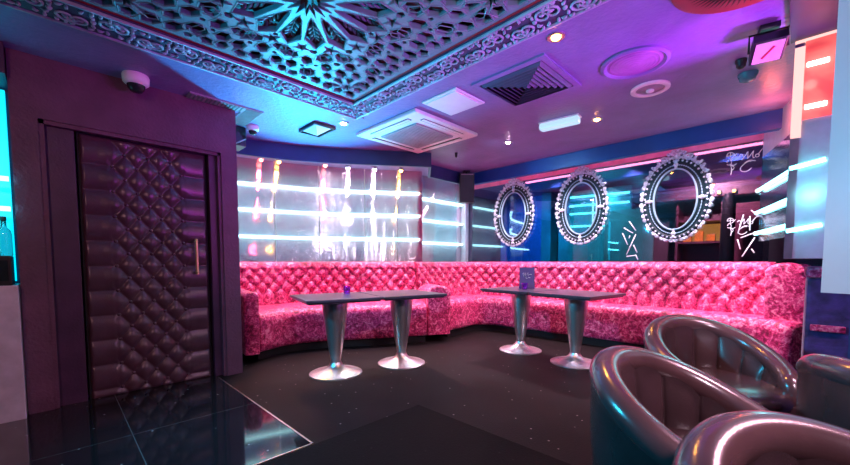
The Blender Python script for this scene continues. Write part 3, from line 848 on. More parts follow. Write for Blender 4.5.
# ------------------------------------------------------------------ carved ceiling panel
cp = thing('ceiling_panel', 'large carved geometric fretwork panel set into the ceiling with a scrolled border', 'ceiling panel', (0, 0, 0))
H = .84; CX, CY = .99, 1.85
def inside(p, q):
    r = False
    for i in range(len(q)):
        a, b = q[i], q[i-1]
        if (a[1] > p[1]) != (b[1] > p[1]) and p[0] < (b[0]-a[0])*(p[1]-a[1])/(b[1]-a[1])+a[0]: r = not r
    return r
def poly_ok(poly, polys, clr):
    c_ = Vector((sum(p[0] for p in poly)/len(poly), sum(p[1] for p in poly)/len(poly)))
    rr = max((Vector(p)-c_).length for p in poly)
    if max(abs(p[0]) for p in poly) > H-.035 or max(abs(p[1]) for p in poly) > H-.035: return False
    for q, qc, qr in polys:
        if (qc-c_).length > rr+qr+clr: continue
        for a in poly:
            for i in range(len(q)):
                b0 = Vector(q[i]); b1 = Vector(q[(i+1) % len(q)]); ab = b1-b0
                t = max(0, min(1, (Vector(a)-b0).dot(ab)/max(1e-9, ab.length_squared)))
                if (b0+ab*t-Vector(a)).length < clr: return False
        for a in q:
            for i in range(len(poly)):
                b0 = Vector(poly[i]); b1 = Vector(poly[(i+1) % len(poly)]); ab = b1-b0
                t = max(0, min(1, (Vector(a)-b0).dot(ab)/max(1e-9, ab.length_squared)))
                if (b0+ab*t-Vector(a)).length < clr: return False
        if inside(poly[0], q) or inside(q[0], poly) or inside(tuple(c_), q) or inside(tuple(qc), poly): return False
    return True
polys = []
def addp(poly):
    c_ = Vector((sum(p[0] for p in poly)/len(poly), sum(p[1] for p in poly)/len(poly)))
    polys.append((poly, c_, max((Vector(p)-c_).length for p in poly)))
def pol(r, a, c=(0, 0)): return (c[0]+r*math.cos(a), c[1]+r*math.sin(a))
def star(c, r0, r1, n, rot): return [pol(r0 if k % 2 == 0 else r1, rot+PI*k/n, c) for k in range(2*n)]
petals = []
def petal(c, a, ra, rb, w0, w1):
    """shield shaped hole pointing outward"""
    ca, sa = math.cos(a), math.sin(a)
    loc = [(ra, 0), (ra+(rb-ra)*.12, w0), (ra+(rb-ra)*.70, w1), (rb, 0), (ra+(rb-ra)*.70, -w1), (ra+(rb-ra)*.12, -w0)]
    return [(c[0]+x*ca-y*sa, c[1]+x*sa+y*ca) for x, y in loc]
addp(star((0, 0), .125, .062, 16, 0))
for k in range(16):
    a = 2*PI*(k+.5)/16
    p_ = petal((0, 0), a, .15, .45, .016, .060); addp(p_); petals.append((a, (0, 0), .15, .45, .060))
for k in range(16):
    a = 2*PI*k/16
    addp(star(pol(.455, a), .042, .017, 5, a))
CR = H-.165
for sx in (-1, 1):
    for sy in (-1, 1):
        c0 = (sx*CR, sy*CR)
        addp(star(c0, .045, .022, 8, 0))
        for k in range(8):
            a = 2*PI*(k+.5)/8
            p_ = petal(c0, a, .06, .155 if True else 0, .010, .028)
            if poly_ok(p_, polys, .01): addp(p_); petals.append((a, c0, .06, .155, .028))
rnd = random.Random(11)
def sym(poly):
    S = []
    for f_ in (lambda x, y: (x, y), lambda x, y: (-x, y), lambda x, y: (x, -y), lambda x, y: (-x, -y), lambda x, y: (y, x), lambda x, y: (-y, x), lambda x, y: (y, -x), lambda x, y: (-y, -x)):
        S.append([f_(*p) for p in poly])
    return S
def try_sym(poly, clr):
    new = []
    for q in sym(poly):
        c_ = Vector((sum(p[0] for p in q)/len(q), sum(p[1] for p in q)/len(q)))
        if any((c_-n[1]).length < 1e-3 for n in new): continue
        new.append((q, c_, max((Vector(p)-c_).length for p in q)))
    for i, n in enumerate(new):
        if not poly_ok(n[0], polys + new[:i], clr): return False
    polys.extend(new); return True
for shape, rr, cnt in (('hex', .060, 700), ('hex', .048, 1200), ('pent', .040, 1500), ('star', .04, 1500), ('pent', .028, 1500), ('star', .028, 1500), ('pent', .018, 1200)):
    for _ in range(cnt):
        x = rnd.uniform(0, H); y = rnd.uniform(0, x)
        if math.hypot(x, y) < .42: continue
        if rnd.random() < .25: y = x if rnd.random() < .5 else 0
        a = math.atan2(y, x)
        if shape == 'hex': pl = [(x+rr*u*math.cos(a)-rr*v*math.sin(a), y+rr*u*math.sin(a)+rr*v*math.cos(a)) for u, v in ((1, 0), (.45, .6), (-.5, .55), (-.9, 0), (-.5, -.55), (.45, -.6))]
        elif shape == 'pent': pl = [pol(rr, a+2*PI*k/5, (x, y)) for k in range(5)]
        else: pl = star((x, y), rr, rr*.42, 5, a)
        try_sym(pl, .0135)
from mathutils.geometry import delaunay_2d_cdt
dv = [Vector(p) for p in ((-H, -H), (H, -H), (H, H), (-H, H))]; de = [(0, 1), (1, 2), (2, 3), (3, 0)]
for q, _, _ in polys:
    b0 = len(dv); dv += [Vector(p) for p in q]; de += [(b0+k, b0+(k+1) % len(q)) for k in range(len(q))]
rv, re_, rf, _, _, _ = delaunay_2d_cdt(dv, de, [], 0, 1e-6)
fv, ff = [], []
keep = []
for f_ in rf:
    c_ = (sum(rv[k].x for k in f_)/3, sum(rv[k].y for k in f_)/3)
    if not any((Vector(c_)-qc).length < qr and inside(c_, q) for q, qc, qr in polys): keep.append(tuple(f_))
nv = len(rv)
fv = [Vector((p.x, p.y, -.013)) for p in rv] + [Vector((p.x, p.y, .013)) for p in rv]
ff = list(keep) + [tuple(k+nv for k in reversed(f_)) for f_ in keep]
cnt = {}
for f_ in keep:
    for k in range(3):
        e_ = (f_[k], f_[(k+1) % 3]); cnt[tuple(sorted(e_))] = cnt.get(tuple(sorted(e_)), 0)+1
ff += [(a, b, b+nv, a+nv) for (a, b), n_ in cnt.items() if n_ == 1]
cells = [(CX, CY), (CX-2*H, CY), (CX, CY-2*H), (CX-2*H, CY-2*H)]
m = MB()
for cx, cy in cells: m.add([v + Vector((cx, cy, CEIL+.012)) for v in fv], ff)
m.build('fretwork', M['fret'], cp)
# raised straps following the petals (interlace lines)
m = MB()
for cx, cy in cells[:1]:
    for q, c_, r_ in polys:
        if r_ < .035: continue
        pts = [c_ + (Vector(p)-c_)*(1+.012/max(.02, r_)) for p in q]
        m.tube([(p[0]+cx, p[1]+cy, CEIL-.001) for p in pts], .0035, 4, closed=True)
m.build('interlace_strap', M['fret'], cp)
m = MB(); m.box(HX0+.002, HX1-.002, HY0+.002, HY1-.002, CEIL+.075, CEIL+.09); m.build('backing', M['red_back'], cp)
# leaves carved on the backing inside the petals
m = MB()
for cx, cy in cells[:1]:
    for a, c0, ra, rb, w1 in petals:
        ca, sa = math.cos(a), math.sin(a)
        n_ = 4 if w1 > .04 else 2
        for i in range(n_):
            rr = ra + (rb-ra)*(.35+.5*i/n_)
            for s in (-1, 1):
                pts = []
                for q in range(5):
                    t = q/4; x = rr + .045*t*(w1/.05); y = s*(.004+w1*.62*t*(1-.2*t))
                    pts.append((cx+c0[0]+x*ca-y*sa, cy+c0[1]+x*sa+y*ca, CEIL+.030))
                m.tube(pts, [.004, .009, .010, .007, .002] if w1 > .04 else [.002, .004, .005, .004, .001], 5)
        m.tube([(cx+c0[0]+x*ca, cy+c0[1]+x*sa, CEIL+.034) for x in (ra+.02, rb-.03)], .005, 5)
m.build('leaf_carving', M['fret'], cp, smooth=True)
# red inner trim
m = MB()
def frame_sq(m, x0, x1, y0, y1, wd, z0, z1):
    m.box(x0, x1, y1-wd, y1, z0, z1); m.box(x0, x1, y0, y0+wd, z0, z1); m.box(x0, x0+wd, y0+wd, y1-wd, z0, z1); m.box(x1-wd, x1, y0+wd, y1-wd, z0, z1)
frame_sq(m, HX0+.001, HX1-.001, HY0+.001, HY1-.001, .02, CEIL-.002, CEIL+.06); m.build('inner_trim', M['red_trim'], cp)
FW = .215; FO = .012
fx0, fx1, fy0, fy1 = HX0-FW-FO-.03, HX1+FW+FO, HY0-FW-FO-.03, HY1+FW+FO+.05
m = MB()
m.box(HX1+FO, fx1, fy0, fy1, CEIL-.016, CEIL+.0); m.box(fx0, HX1+FO, HY1+FO, fy1, CEIL-.016, CEIL)
m.box(fx0, HX0-FO, fy0, HY1+FO, CEIL-.016, CEIL); m.box(HX0-FO, HX1+FO, fy0, HY0-FO, CEIL-.016, CEIL)
fz = m.build('frieze', M['frieze_ground'], cp)
m = MB()
for (x0, x1, y0, y1) in ((HX0-FO, HX1+FO, HY0-FO, HY1+FO), (fx0+.02, fx1-.02, fy0+.02, fy1-.02)):
    pts = [(x0, y0, CEIL-.018), (x1, y0, CEIL-.018), (x1, y1, CEIL-.018), (x0, y1, CEIL-.018)]
    for i in range(4): m.tube([pts[i], pts[(i+1) % 4]], .011, 8)
m.build('bead_moulding', M['frieze'], fz, smooth=True)
# scrolls of the frieze
def scroll_unit(m, M_, rnd):
    for sgn in (-1, 1):
        pts = []; rr = []
        for q in range(18):
            th = q/17*PI*3.0; rad = .052*(1-q/21)
            pts.append(M_ @ Vector((.062*sgn + rad*math.cos(th)*sgn, sgn*.022+rad*math.sin(th)*sgn, -.018-.006*math.sin(q/17*PI)))); rr.append(.0085*(1-.45*q/17))
        m.tube(pts, rr, 5)
        for (lx, ly, la) in ((.02, .075, .6), (.105, .072, 2.4), (.115, -.055, -1.2), (.02, -.07, -.7), (.065, .02, 1.0), (.0, .03, 1.9)):
            a = la*sgn + rnd.uniform(-.4, .4); c0 = Vector((lx*sgn, ly*sgn, -.017))
            pts = [c0 + Vector((math.cos(a+.5*t), math.sin(a+.5*t), 0))*(.034*t) + Vector((0, 0, -.006*math.sin(PI*t))) for t in (0, .3, .6, 1)]
            m.tube([M_ @ p_ for p_ in pts], [.004, .010, .009, .002], 5)
    m.ball(M_ @ Vector((0, 0, -.018)), .014, 8, 5)
m = MB(); rnd = random.Random(5); U = .175
ymid = (HY1+FO+fy1-.03)/2; xmid = (HX1+FO+fx1-.02)/2
x = xmid
k = 0
while x > fx0+.1:
    scroll_unit(m, Matrix.Translation((x, ymid, CEIL)) @ Matrix.Scale(1 if k % 2 else -1, 4, (0, 1, 0)), rnd); x -= U; k += 1
y = ymid-U; 
while y > fy0+.1:
    scroll_unit(m, Matrix.Translation((xmid, y, CEIL)) @ Matrix.Rotation(PI/2, 4, 'Z') @ Matrix.Scale(1 if k % 2 else -1, 4, (0, 1, 0)), rnd); y -= U; k += 1
m.build('scroll_carving', M['frieze'], fz, smooth=True)

# ------------------------------------------------------------------ things on the ceiling
def rotbox(name, mat, parent, *a, **k): return MB().box(*a, **k).build(name, mat, parent)
# cassette air conditioner
ac = thing('air_conditioner', 'large white square cassette air conditioner in the ceiling', 'air conditioner', (2.76, 2.88, CEIL))
m = MB(); hs = .455
m.box(-hs, hs, -hs, hs, -.035, 0, bev=.012); m.build('body', M['white_plastic'], ac)
m = MB()
for s in range(4):
    Rm = Matrix.Rotation(PI/2*s, 4, 'Z'); m.box(-.29, .29, .345, .395, -.0375, -.034, M=Rm)
m.build('air_slot', M['black_gap'], ac)
m = MB()
for s in range(4):
    Rm = Matrix.Rotation(PI/2*s, 4, 'Z'); m.box(-.285, .285, .36, .392, -.044, -.037, M=Rm @ Matrix.Translation((0, 0, 0)))
m.build('louvre_flap', M['white_plastic'], ac)
m = MB(); m.box(-.27, .27, -.27, .27, -.048, -.034, bev=.006)
for i in range(16): m.box(-.25, .25, -.24+i*.032, -.232+i*.032, -.052, -.047)
m.build('intake_grille', M['grey_plastic'], ac)
ap = thing('access_panel', 'small plain white square access panel in the ceiling', 'panel', (2.455, 2.115, CEIL))
m = MB(); m.box(-.19, .19, -.19, .19, -.012, 0, bev=.003); m.build('frame', M['white_plastic'], ap)
m = MB(); m.box(-.165, .165, -.165, .165, -.02, -.011, bev=.003); m.build('door', M['white_plastic'], ap)
# square diffuser
def diffuser(loc, half, lb, mat, nring=7, rz=0):
    r = thing('ceiling_vent', lb, 'vent', loc, rz)
    m = MB()
    prof = [(1, 0), (1, -.012), (.86, -.014), (.86, -.002)]
    for a, b in zip(prof, prof[1:]):
        m.grid([[Vector((x*half*a[0], y*half*a[0], a[1])) for x, y in ((-1, -1), (1, -1), (1, 1), (-1, 1))], [Vector((x*half*b[0], y*half*b[0], b[1])) for x, y in ((-1, -1), (1, -1), (1, 1), (-1, 1))]], closed_v=True)
    m.build('frame', M['ceiling'], r)
    m = MB(); h_ = half*.86; m.box(-h_, h_, -h_, h_, -.003, -.001); m.build('throat', M['black_gap'], r)
    for i in range(nring):
        s0 = half*.84*(1-i/nring); s1 = s0 - half*.84/nring*.62
        m = MB()
        sq = lambda s, z: [Vector((x*s, y*s, z)) for x, y in ((-1, -1), (1, -1), (1, 1), (-1, 1))]
        m.grid([sq(s0, -.004), sq(s1, -.03), sq(s1-.003, -.03), sq(s0-.004, -.004)], closed_u=True, closed_v=True)
        m.build('slat', mat, r)
    return r
diffuser((2.615, 1.515, CEIL), .30, 'large square ceiling vent of nested slats, painted purple', simple('dusky_purple_slat', (.12, .09, .2), .45))
# small vent with a deflector
sv = thing('ceiling_vent', 'small black ceiling vent next to the first spotlight', 'vent', (1.945, 3.50, CEIL), math.radians(0))
m = MB(); m.box(-.10, .10, -.15, .15, -.012, 0, bev=.003); m.build('frame', M['black'], sv)
m = MB(); m.box(-.115, .115, -.165, -.15, -.03, 0); m.box(-.115, .115, .15, .165, -.03, 0); m.box(-.115, -.10, -.15, .15, -.03, 0); m.box(.10, .115, -.15, .15, -.03, 0); m.build('rim', M['black'], sv)
m = MB()
m.add([(-.095, -.14, -.013), (.095, -.14, -.013), (.095, .14, -.013), (-.095, .14, -.013), (0, 0, -.075)], [(1, 2, 4), (2, 3, 4), (3, 0, 4)]); m.build('deflector', M['black'], sv)
m = MB(); m.add([(-.096, -.141, -.0135), (.095, -.141, -.0135), (0, -.001, -.076)], [(0, 1, 2)])
m.add([(-.097, .14, -.0135), (-.097, -.14, -.0135), (-.002, 0, -.076)], [(0, 1, 2)]); m.build('pale_blade', M['white_plastic'], sv)
# grille beside the door wall head
gv = thing('ceiling_grille', 'flat green-grey grille in the ceiling at the top of the door wall', 'vent', (1.24, 3.52, CEIL))
m = MB(); m.box(.005, .16, -.05, .42, -.012, 0); m.box(-.42, .005, -.05, .07, -.012, 0); m.build('frame', M['grey_plastic'], gv)
m = MB()
for i in range(16): m.box(.015, .15, -.04+i*.028, -.03+i*.028, -.018, -.011)
for i in range(14): m.box(-.41+i*.03, -.40+i*.03, -.042, .06, -.018, -.011)
m.build('slats', simple('green_grey_metal', (.18, .30, .26), .5), gv)
# round speakers
sp = thing('ceiling_speaker', 'large round ceiling speaker painted purple like the ceiling', 'speaker', (2.86, .835, CEIL))
MB().lathe([(.21, 0), (.21, -.012), (.19, -.02), (.175, -.012), (.17, -.006)], 40).build('rim', M['ceiling'], sp, auto=50)
m = MB(); m.lathe([(.172, -.006), (.12, -.012), (.06, -.016), (0, -.018)], 40)
for i in range(6): m.lathe([(.155-i*.025, -.008-i*.0014), (.150-i*.025, -.014-i*.0014), (.145-i*.025, -.008-i*.0014)], 32)
m.build('grille', simple('purple_grille', (.32, .2, .42), .45), sp, smooth=True)
sp = thing('ceiling_speaker', 'small round white ring speaker in the ceiling', 'speaker', (3.355, .862, CEIL))
MB().lathe([(.135, 0), (.135, -.014), (.12, -.022), (.10, -.016), (.098, -.006)], 36).build('rim', M['white_plastic'], sp, auto=50)
m = MB(); m.lathe([(.1, -.006), (.05, -.012), (0, -.014)], 30)
for i in range(3): m.lathe([(.085-i*.026, -.008), (.078-i*.026, -.016), (.071-i*.026, -.008)], 28)
m.build('grille', M['grey_plastic'], sp, smooth=True)
m = MB(); m.ball((0, 0, -.022), .03, 12, 6, (1, 1, .5)); m.build('cone', M['white_plastic'], sp, smooth=True)
# emergency luminaire
em_ = thing('emergency_light', 'white oblong emergency light on the ceiling', 'emergency light', (3.475, 1.655, CEIL), math.radians(-84))
m = MB(); m.box(-.19, .19, -.055, .055, -.012, 0, bev=.004); m.build('base', M['white_plastic'], em_)
m = MB(); m.box(-.185, .185, -.05, .05, -.07, -.012, bev=.018); m.build('diffuser', emis('milky_diffuser', (.45, .66, .9), .75), em_)
# downlights
def downlight(x, y, mat, lb):
    r = thing('downlight', lb, 'spotlight', (x, y, CEIL))
    MB().lathe([(.052, 0), (.052, -.006), (.04, -.009), (.033, -.004), (.033, .0)], 24).build('bezel', M['strip_metal'], r, auto=50)
    m = MB(); m.ball((0, 0, -.006), .028, 14, 8, (1, 1, .5)); m.build('lamp', mat, r, smooth=True); return r
downlight(2.20, 1.08, M['lamp_orange'], 'glowing orange ceiling spotlight next to the large square vent')
downlight(3.70, 2.365, M['lamp_pink'], 'pinkish white ceiling spotlight between the white panel and the oval mirrors')
downlight(3.71, 1.394, M['lamp_orange'], 'small orange ceiling spotlight beside the emergency light')
downlight(2.06, 3.19, M['lamp_white'], 'small white ceiling spotlight by the small black vent')
# dome cameras
def domecam(loc, sc_, lb, rot=(0, 0, 0)):
    r = thing('dome_camera', lb, 'security camera', loc, rot=rot)
    MB().lathe([(.062*sc_, 0), (.066*sc_, -.01*sc_), (.064*sc_, -.045*sc_), (.05*sc_, -.058*sc_), (.036*sc_, -.06*sc_)], 28).build('housing', M['white_plastic'], r, auto=45)
    MB().lathe([(.045*sc_, -.058*sc_), (.041*sc_, -.078*sc_), (.028*sc_, -.094*sc_), (0, -.1*sc_)], 24).build('dome', M['bottle_dark'], r, smooth=True); return r
domecam((.475, 3.46, CEIL), 1.25, 'white dome camera on the ceiling above the tufted door')
domecam((1.46, 3.90, CEIL), .9, 'small white dome camera beyond the right end of the door wall')
bx = thing('junction_box', 'black box under the ceiling beyond the door wall corner', 'box', (1.36, 4.03, CEIL))
m = MB(); m.box(-.14, .07, -.03, .2, -.19, -.0, bev=.006); m.build('case', M['black'], bx)
m = MB(); m.box(-.10, .06, -.036, -.029, -.17, -.02, bev=.002); m.build('lid', M['bottle_dark'], bx)
m = MB(); m.tube([(-.05, -.05, -.19), (.05, -.09, -.13)], .006, 6); m.build('bracket', M['strip_metal'], bx, smooth=True)
# detectors
def detector(loc, r_, mat, lb):
    r = thing('smoke_detector', lb, 'detector', loc)
    MB().lathe([(r_, 0), (r_, -.012), (r_*.92, -.022)], 24).build('base', mat, r, auto=45)
    MB().lathe([(r_*.85, -.02), (r_*.8, -.045), (r_*.4, -.058), (0, -.06)], 24).build('dome', mat, r, smooth=True); return r
detector((3.60, .30, CEIL), .058, simple('dark_teal_plastic', (.10, .25, .28), .25), 'dark teal ceiling detector nearest the blue pelmet')
detector((3.33, .315, CEIL), .032, M['black'], 'tiny black ceiling sensor beside the teal detector')
detector((3.60, 3.05, CEIL), .018, M['black'], 'tiny black ceiling sensor near the air conditioner')
# hanging black framed fixture at the right
hf = thing('floodlight', 'black framed floodlight hung under the ceiling near the right edge', 'floodlight', (2.98, .165, CEIL), math.radians(12))
m = MB(); m.box(-.045, .045, -.045, .045, -.03, 0, bev=.005); m.build('mount', M['black'], hf)
m = MB(); m.tube([(0, -.085, -.13), (0, -.085, -.03), (0, .085, -.03), (0, .085, -.13)], .007, 6); m.build('yoke', M['black'], hf, smooth=True)
tilt = Matrix.Translation((0, 0, -.12)) @ Matrix.Rotation(math.radians(20), 4, 'Y')
m = MB(); m.box(-.085, .085, -.075, .075, -.025, .03, M=tilt, bev=.006); m.box(-.05, .05, -.05, .05, .03, .06, M=tilt, bev=.01); m.build('housing', M['black'], hf)
m = MB(); m.box(-.072, .072, -.062, .062, -.031, -.024, M=tilt); m.build('front_glass', simple('pale_pink_glass', (.75, .55, .60), .2, vary=.1), hf)
m = MB(); m.box(-.045, .045, -.006, .006, -.034, -.030, M=tilt @ Matrix.Rotation(.5, 4, 'Z')); m.build('lamp_tube', M['red_trim'], hf)
# fringed red lampshade at the top edge
rs = thing('ceiling_lampshade', 'round dark red fringed lampshade cut off by the top picture edge', 'lampshade', (2.32, .19, CEIL))
m = MB(); m.lathe([(0, 0), (.32, 0), (.32, -.015), (.29, -.03), (0, -.03)], 40); m.build('plate', M['red_trim'], rs, auto=45)
m = MB()
for k in range(60):
    a = 2*PI*k/60
    m.tube([(.30*math.cos(a), .30*math.sin(a), -.02), (.04*math.cos(a), .04*math.sin(a), -.045)], .006, 5)
m.build('pleats', M['red_back'], rs, smooth=True)
# loudspeaker
ls = thing('loudspeaker', 'black loudspeaker hung from the ceiling at the corner by the first oval mirror', 'speaker', (4.42, 3.54, 2.13), math.radians(-45))
m = MB(); m.box(-.11, .11, -.08, .10, -.21, .21, bev=.012); m.build('cabinet', M['black'], ls)
m = MB(); m.box(-.10, .10, -.088, -.079, -.20, .20, bev=.004); m.build('grille', simple('dark_teal_mesh', (.03, .05, .06), .5, bmp=.4, bscale=200), ls)
m = MB(); m.tube([(0, .02, .21), (0, .02, .255)], .015, 8); m.box(-.05, .05, -.03, .07, .247, .259); m.build('bracket', M['black'], ls, auto=40)
m = MB(); m.box(-.09, .09, -.09, -.085, .185, .197); m.build('badge_strip', M['grey_plastic'], ls)

# ------------------------------------------------------------------ room beyond the smoked glass, added in place of the mirror's reflections
struct(MB().box(7.2, 7.3, -1.5, MY+1.4, 0, CEIL).build('wall_beyond', simple('mauve_wall', (.20, .11, .17), .5, vary=.3, nscale=2)), 'dark wall of the stand-in room beyond the smoked glass')
struct(MB().box(5.32, 7.2, 4.75, 4.85, 0, CEIL).build('wall_beyond_side', M['paint_dark']))
M['teal_paint'] = simple('teal_gloss_paint', (.04, .34, .38), .25, vary=.3, nscale=3)
M['bright_blue'] = simple('blue_glitter_wall', (.03, .20, .55), .35, vary=.6, nscale=40)
M['grey_teal'] = simple('grey_teal_lacquer', (.16, .26, .28), .35, vary=.25, nscale=3)
M['maroon'] = simple('maroon_paint', (.12, .03, .06), .4, vary=.3, nscale=3)
struct(MB().box(7.1, 7.2, 3.66, 4.7, 0, CEIL).build('trim_16', M['bright_blue']), 'glittery blue wall seen through the first oval')
struct(MB().box(6.98, 7.2, 2.97, 3.30, 0, CEIL, bev=.01).build('trim_17', M['teal_paint']), 'teal pilaster beyond the glass')
struct(MB().box(6.9, 7.2, 3.42, 3.62, 0, CEIL, bev=.01).build('trim_18', M['teal_paint']), 'second teal pilaster beyond the glass')
struct(MB().box(6.75, 6.8, 1.95, 3.0, .9, 2.3).build('trim_19', M['teal_paint']), 'teal panel carrying glowing tubes beyond the glass')
for z, nm in ((2.175, 'top'), (2.02, 'second'), (1.875, 'third'), (1.65, 'lowest')):
    t = MB(); t.tube([(6.735, 1.98, z), (6.735, 2.97, z+.03)], .016, 8)
    tag(t.build('neon_tube', M['tube_cyan'], smooth=True), f'{nm} glowing cyan tube put behind the middle oval mirror as its reflection', 'neon tube', 'tubes seen through the middle oval')
t = MB(); t.tube([(6.738, 2.56, 1.5), (6.738, 2.56, 2.1)], .014, 8)
tag(t.build('neon_tube', M['tube'], smooth=True), 'upright white tube put behind the middle oval mirror as its reflection', 'neon tube')
struct(MB().box(6.4, 6.45, 1.53, 2.24, 0, 1.86, bev=.01).build('trim_20', M['grey_teal']), 'grey teal panel behind the stick pattern')
struct(MB().box(6.35, 6.6, .30, .60, 0, 1.80, bev=.01).build('trim_21', M['maroon']), 'maroon panel behind the lower script logo')
struct(MB().box(6.5, 6.75, .2, 1.75, 1.93, 2.12, bev=.01).build('trim_22', M['maroon']), 'maroon beam beyond the glass')
for y in (.62, .78):
    r = thing('downlight', 'tiny orange lamp under the maroon beam, added as a reflection beyond the glass', 'spotlight', (6.45, y, 1.98), 0, 'orange lamps beyond the glass')
    MB().ball((0, 0, 0), .02, 10, 6).build('lamp', M['lamp_orange'], r, smooth=True)
    MB().box(.01, .05, -.025, .025, -.025, .025).build('holder', M['black'], r)
tag(MB().lathe([(0, 0), (.085, 0), (.075, .9), (.07, 1.75), (.05, 1.88), (0, 1.9)], 20, Matrix.Translation((6.0, .62, 0))).build('column', M['black'], auto=45), 'black slim column beyond the glass right of the third oval mirror', 'column')
cb = thing('display_cabinet', 'open cabinet with amber lit goods seen through the third oval mirror', 'cabinet', (6.85, 1.02, 0))
m = MB(); m.box(-.2, .2, -.28, -.25, 0, 2.0); m.box(-.2, .2, .25, .28, 0, 2.0); m.box(.17, .2, -.25, .25, 0, 2.0); m.build('carcass', M['maroon'], cb)
for z in (.95, 1.3, 1.62, 1.97): MB().box(-.2, .17, -.25, .25, z, z+.03).build('shelf', M['maroon'], cb)
m = MB(); m.box(.155, .165, -.24, .24, 1.34, 1.60); m.build('light_strip', emis('amber_backlight', (.9, .32, .06), .9), cb)
gl = ['amber box at the right of the display cabinet', 'amber box in the middle of the display cabinet', 'amber box at the left of the display cabinet']
for i, y in enumerate((.88, 1.02, 1.16)):
    tag(MB().box(6.70, 6.80, y-.05, y+.05, 1.331, 1.43+.05*(i % 2), bev=.008).build('box', M['orange_glass']), gl[i], 'box', 'amber boxes in the display cabinet')
tag(MB().lathe([(0, 0), (.06, 0), (.09, .08), (.085, .2), (.04, .27), (0, .28)], 14, Matrix.Translation((6.74, 1.0, 1.651))).build('vase', simple('pale_pink_ceramic', (.6, .3, .35), .4), smooth=True), 'pale pink vase on the upper shelf of the display cabinet', 'vase')

# ------------------------------------------------------------------ light
def point(loc, col, e, r=.05):
    l = bpy.data.lights.new('lamp', 'POINT'); l.color = col; l.energy = e; l.shadow_soft_size = r
    o = bpy.data.objects.new('lamp', l); COL.objects.link(o); o.location = loc; return o
def spot(loc, tgt, col, e, ang=100, blend=.6, r=.03):
    l = bpy.data.lights.new('spot', 'SPOT'); l.color = col; l.energy = e; l.shadow_soft_size = r; l.spot_size = math.radians(ang); l.spot_blend = blend
    o = bpy.data.objects.new('spot', l); COL.objects.link(o); o.location = loc
    o.rotation_euler = (Vector(tgt)-Vector(loc)).to_track_quat('-Z', 'Y').to_euler(); return o
def area(loc, tgt, col, e, sx, sy):
    l = bpy.data.lights.new('area', 'AREA'); l.color = col; l.energy = e; l.shape = 'RECTANGLE'; l.size = sx; l.size_y = sy
    o = bpy.data.objects.new('area', l); COL.objects.link(o); o.location = loc
    o.rotation_euler = (Vector(tgt)-Vector(loc)).to_track_quat('-Z', 'Y').to_euler(); return o
PINK = (1, .50, .72); WHITE = (1, .86, .92); ORANGE = (1, .38, .05); CYAN = (.08, .72, 1); MAG = (.85, .18, 1.0)
# lamps in the pocket behind the left pelmet, washing the metal sheets
RED = (1, .06, .16); YEL = (1, .55, .08)
def lw_at(px):      # place along the curved wall by how far round it lies
    return LW[min(range(len(LW)), key=lambda k: abs((LW[k].x-LW[k].y)/(LW[k].x+LW[k].y)*F+425-px))]
for (a_, off, c_, e_, mt, nm) in ((263, .14, RED, 22, 'lamp_red', 'small red spotlight first from the door end above the metal wall'), (280, .14, YEL, 22, 'lamp_orange', 'small orange spotlight above the left part of the metal wall'), (326, .2, RED, 20, 'lamp_red', 'small red spotlight above the middle of the metal wall'),
        (346, .14, WHITE, 12, 'lamp_white', 'small white spotlight above the middle of the metal wall'), (372, .14, WHITE, 12, 'lamp_white', 'small white spotlight right of the middle above the metal wall'), (397, .14, YEL, 18, 'lamp_orange', 'small orange spotlight above the right part of the metal wall')):
    q = lw_at(a_); q = Vector((q.x-off*.35, q.y-off, CEIL))
    r = thing('downlight', nm, 'spotlight', tuple(q), 0, 'spotlights over the curved metal wall')
    MB().lathe([(.034, 0), (.034, -.03), (.026, -.034)], 16).build('bezel', M['strip_metal'], r, auto=50)
    MB().ball((0, 0, -.036), .024, 12, 8).build('lamp', M[mt], r, smooth=True)
    spot((q.x, q.y, CEIL-.07), (q.x+off*.2, q.y+off*.4, 1.0), c_, e_, 130, .5, .02)
spot((4.3, 3.95, CEIL-.05), (4.35, 4.1, 1.2), WHITE, 14, 120, .5, .02)
spot((4.75, 3.95, CEIL-.05), (4.7, 4.05, 1.2), PINK, 20, 120, .5, .02)
# lamps in the pockets washing the sofas
for x, y in ((2.0, 4.30), (2.8, 3.95), (3.45, 3.6)):
    spot((x, y, CEIL-.04), (x-.2, y-.30, .5), (1, .55, .68), 115, 64, .4, .05)
for y in (3.3, 2.75, 2.2, 1.65, 1.1, .55):
    spot((4.80, y, CEIL-.04), (4.74, y, .6), (1, .58, .70), 62, 110, .6, .05)
spot((3.85, .75, CEIL-.03), (4.75, .05, .8), (1, .55, .68), 190, 58, .7, .05)  # added out in the room to brighten the right sofa arm
# pink strip in the right pocket
area((4.74, 1.9, CEIL-.03), (5.2, 1.9, 2.25), (1, .22, .42), 2.2, 3.4, .03)
# ceiling spotlights
spot((2.20, 1.08, CEIL-.03), (2.2, 1.08, 0), ORANGE, 40, 110, .7)
spot((3.70, 2.365, CEIL-.03), (3.7, 2.365, 0), (1, .7, .85), 40, 120, .7)
spot((3.71, 1.394, CEIL-.03), (3.71, 1.394, 0), ORANGE, 22, 110, .7)
spot((2.06, 3.19, CEIL-.03), (2.06, 3.19, 0), WHITE, 18, 120, .7)
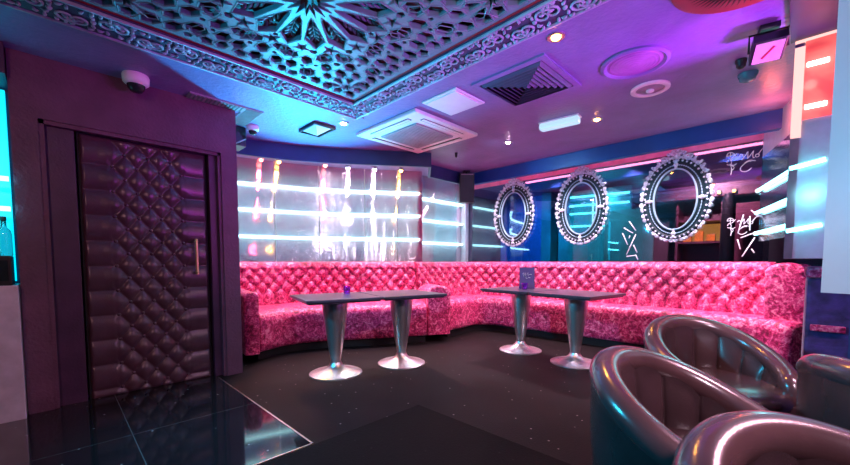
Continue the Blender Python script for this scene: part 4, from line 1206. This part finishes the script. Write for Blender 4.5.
# washes added without fixtures: cyan behind the left sofa, the rest out of view
spot((2.35, 4.50, 1.05), (1.7, 3.1, CEIL), (.01, .55, 1), 430, 72, .9, .06)
spot((1.30, 4.35, 1.1), (1.2, 3.3, CEIL), (.01, .5, 1), 12, 80, .9, .06)
spot((3.3, -.6, 1.2), (3.0, 1.5, CEIL), (.62, .06, 1), 210, 84, .9, .1)
spot((2.2, -.9, 1.2), (2.3, 1.6, CEIL), (.85, .06, .8), 110, 80, .9, .1)
spot((-1.0, .4, 2.2), (.6, 3.7, .9), (1, .45, .48), 45, 70, .9, .1)
spot((.6, -1.2, 2.3), (2.3, 1.3, 0), (.95, .65, .8), 120, 60, .8, .1)
spot((2.2, -.9, 2.3), (1.8, .2, .5), (1, .5, .66), 110, 110, .8, .22)
spot((.4, -.9, 2.1), (2.35, -.3, 1.7), (.8, .75, 1), 70, 50, .9, .08)
spot((-.45, 2.7, 1.9), (1.8, 1.2, .3), (.02, .60, 1), 190, 120, .9, .06)
spot((.3, -.9, 1.5), (2.7, 2.5, CEIL), (.85, .85, 1), 60, 46, .9, .1)
# red lamps by the pier
point((3.13, -.02, 2.1), (1, .12, .10), 1, .03)
point((4.3, .2, 2.22), (1, .12, .10), 3, .03)
spot((3.2, 2.6, CEIL-.03), (5.2, 2.1, 1.7), (.25, .72, 1), 60, 62, .8, .05)  # cyan fill added for the oval frames, no fixture here
point((3.05, -.05, 1.45), (.25, .85, 1), 1.0, .03)  # cyan fill added to brighten the lower pier
# lamps added to light the stand-in room beyond the glass
spot((5.7, 3.7, 2.3), (7.1, 3.9, 1.3), (.06, .4, 1), 170, 90, .8, .05); spot((5.7, 2.6, 2.3), (6.8, 2.5, 1.4), (.05, .8, .95), 90, 90, .8, .05); spot((5.5, 1.9, 2.25), (6.4, 1.9, 1.2), (.2, .8, .9), 50, 80, .8, .05); spot((5.6, .9, 2.28), (6.9, .8, 1.3), (1, .42, .55), 280, 90, .8, .05)

wld = bpy.data.worlds.new('world'); scene.world = wld; wld.use_nodes = True
wld.node_tree.nodes['Background'].inputs[0].default_value = (.02, .01, .03, 1); wld.node_tree.nodes['Background'].inputs[1].default_value = .5

vs = scene.view_settings
vs.view_transform = 'Standard'; vs.look = 'None'; vs.gamma = 1; vs.use_curve_mapping = False; vs.exposure = 0.65
scene.cycles.max_bounces = 8
scene.cycles.sample_clamp_indirect = 6
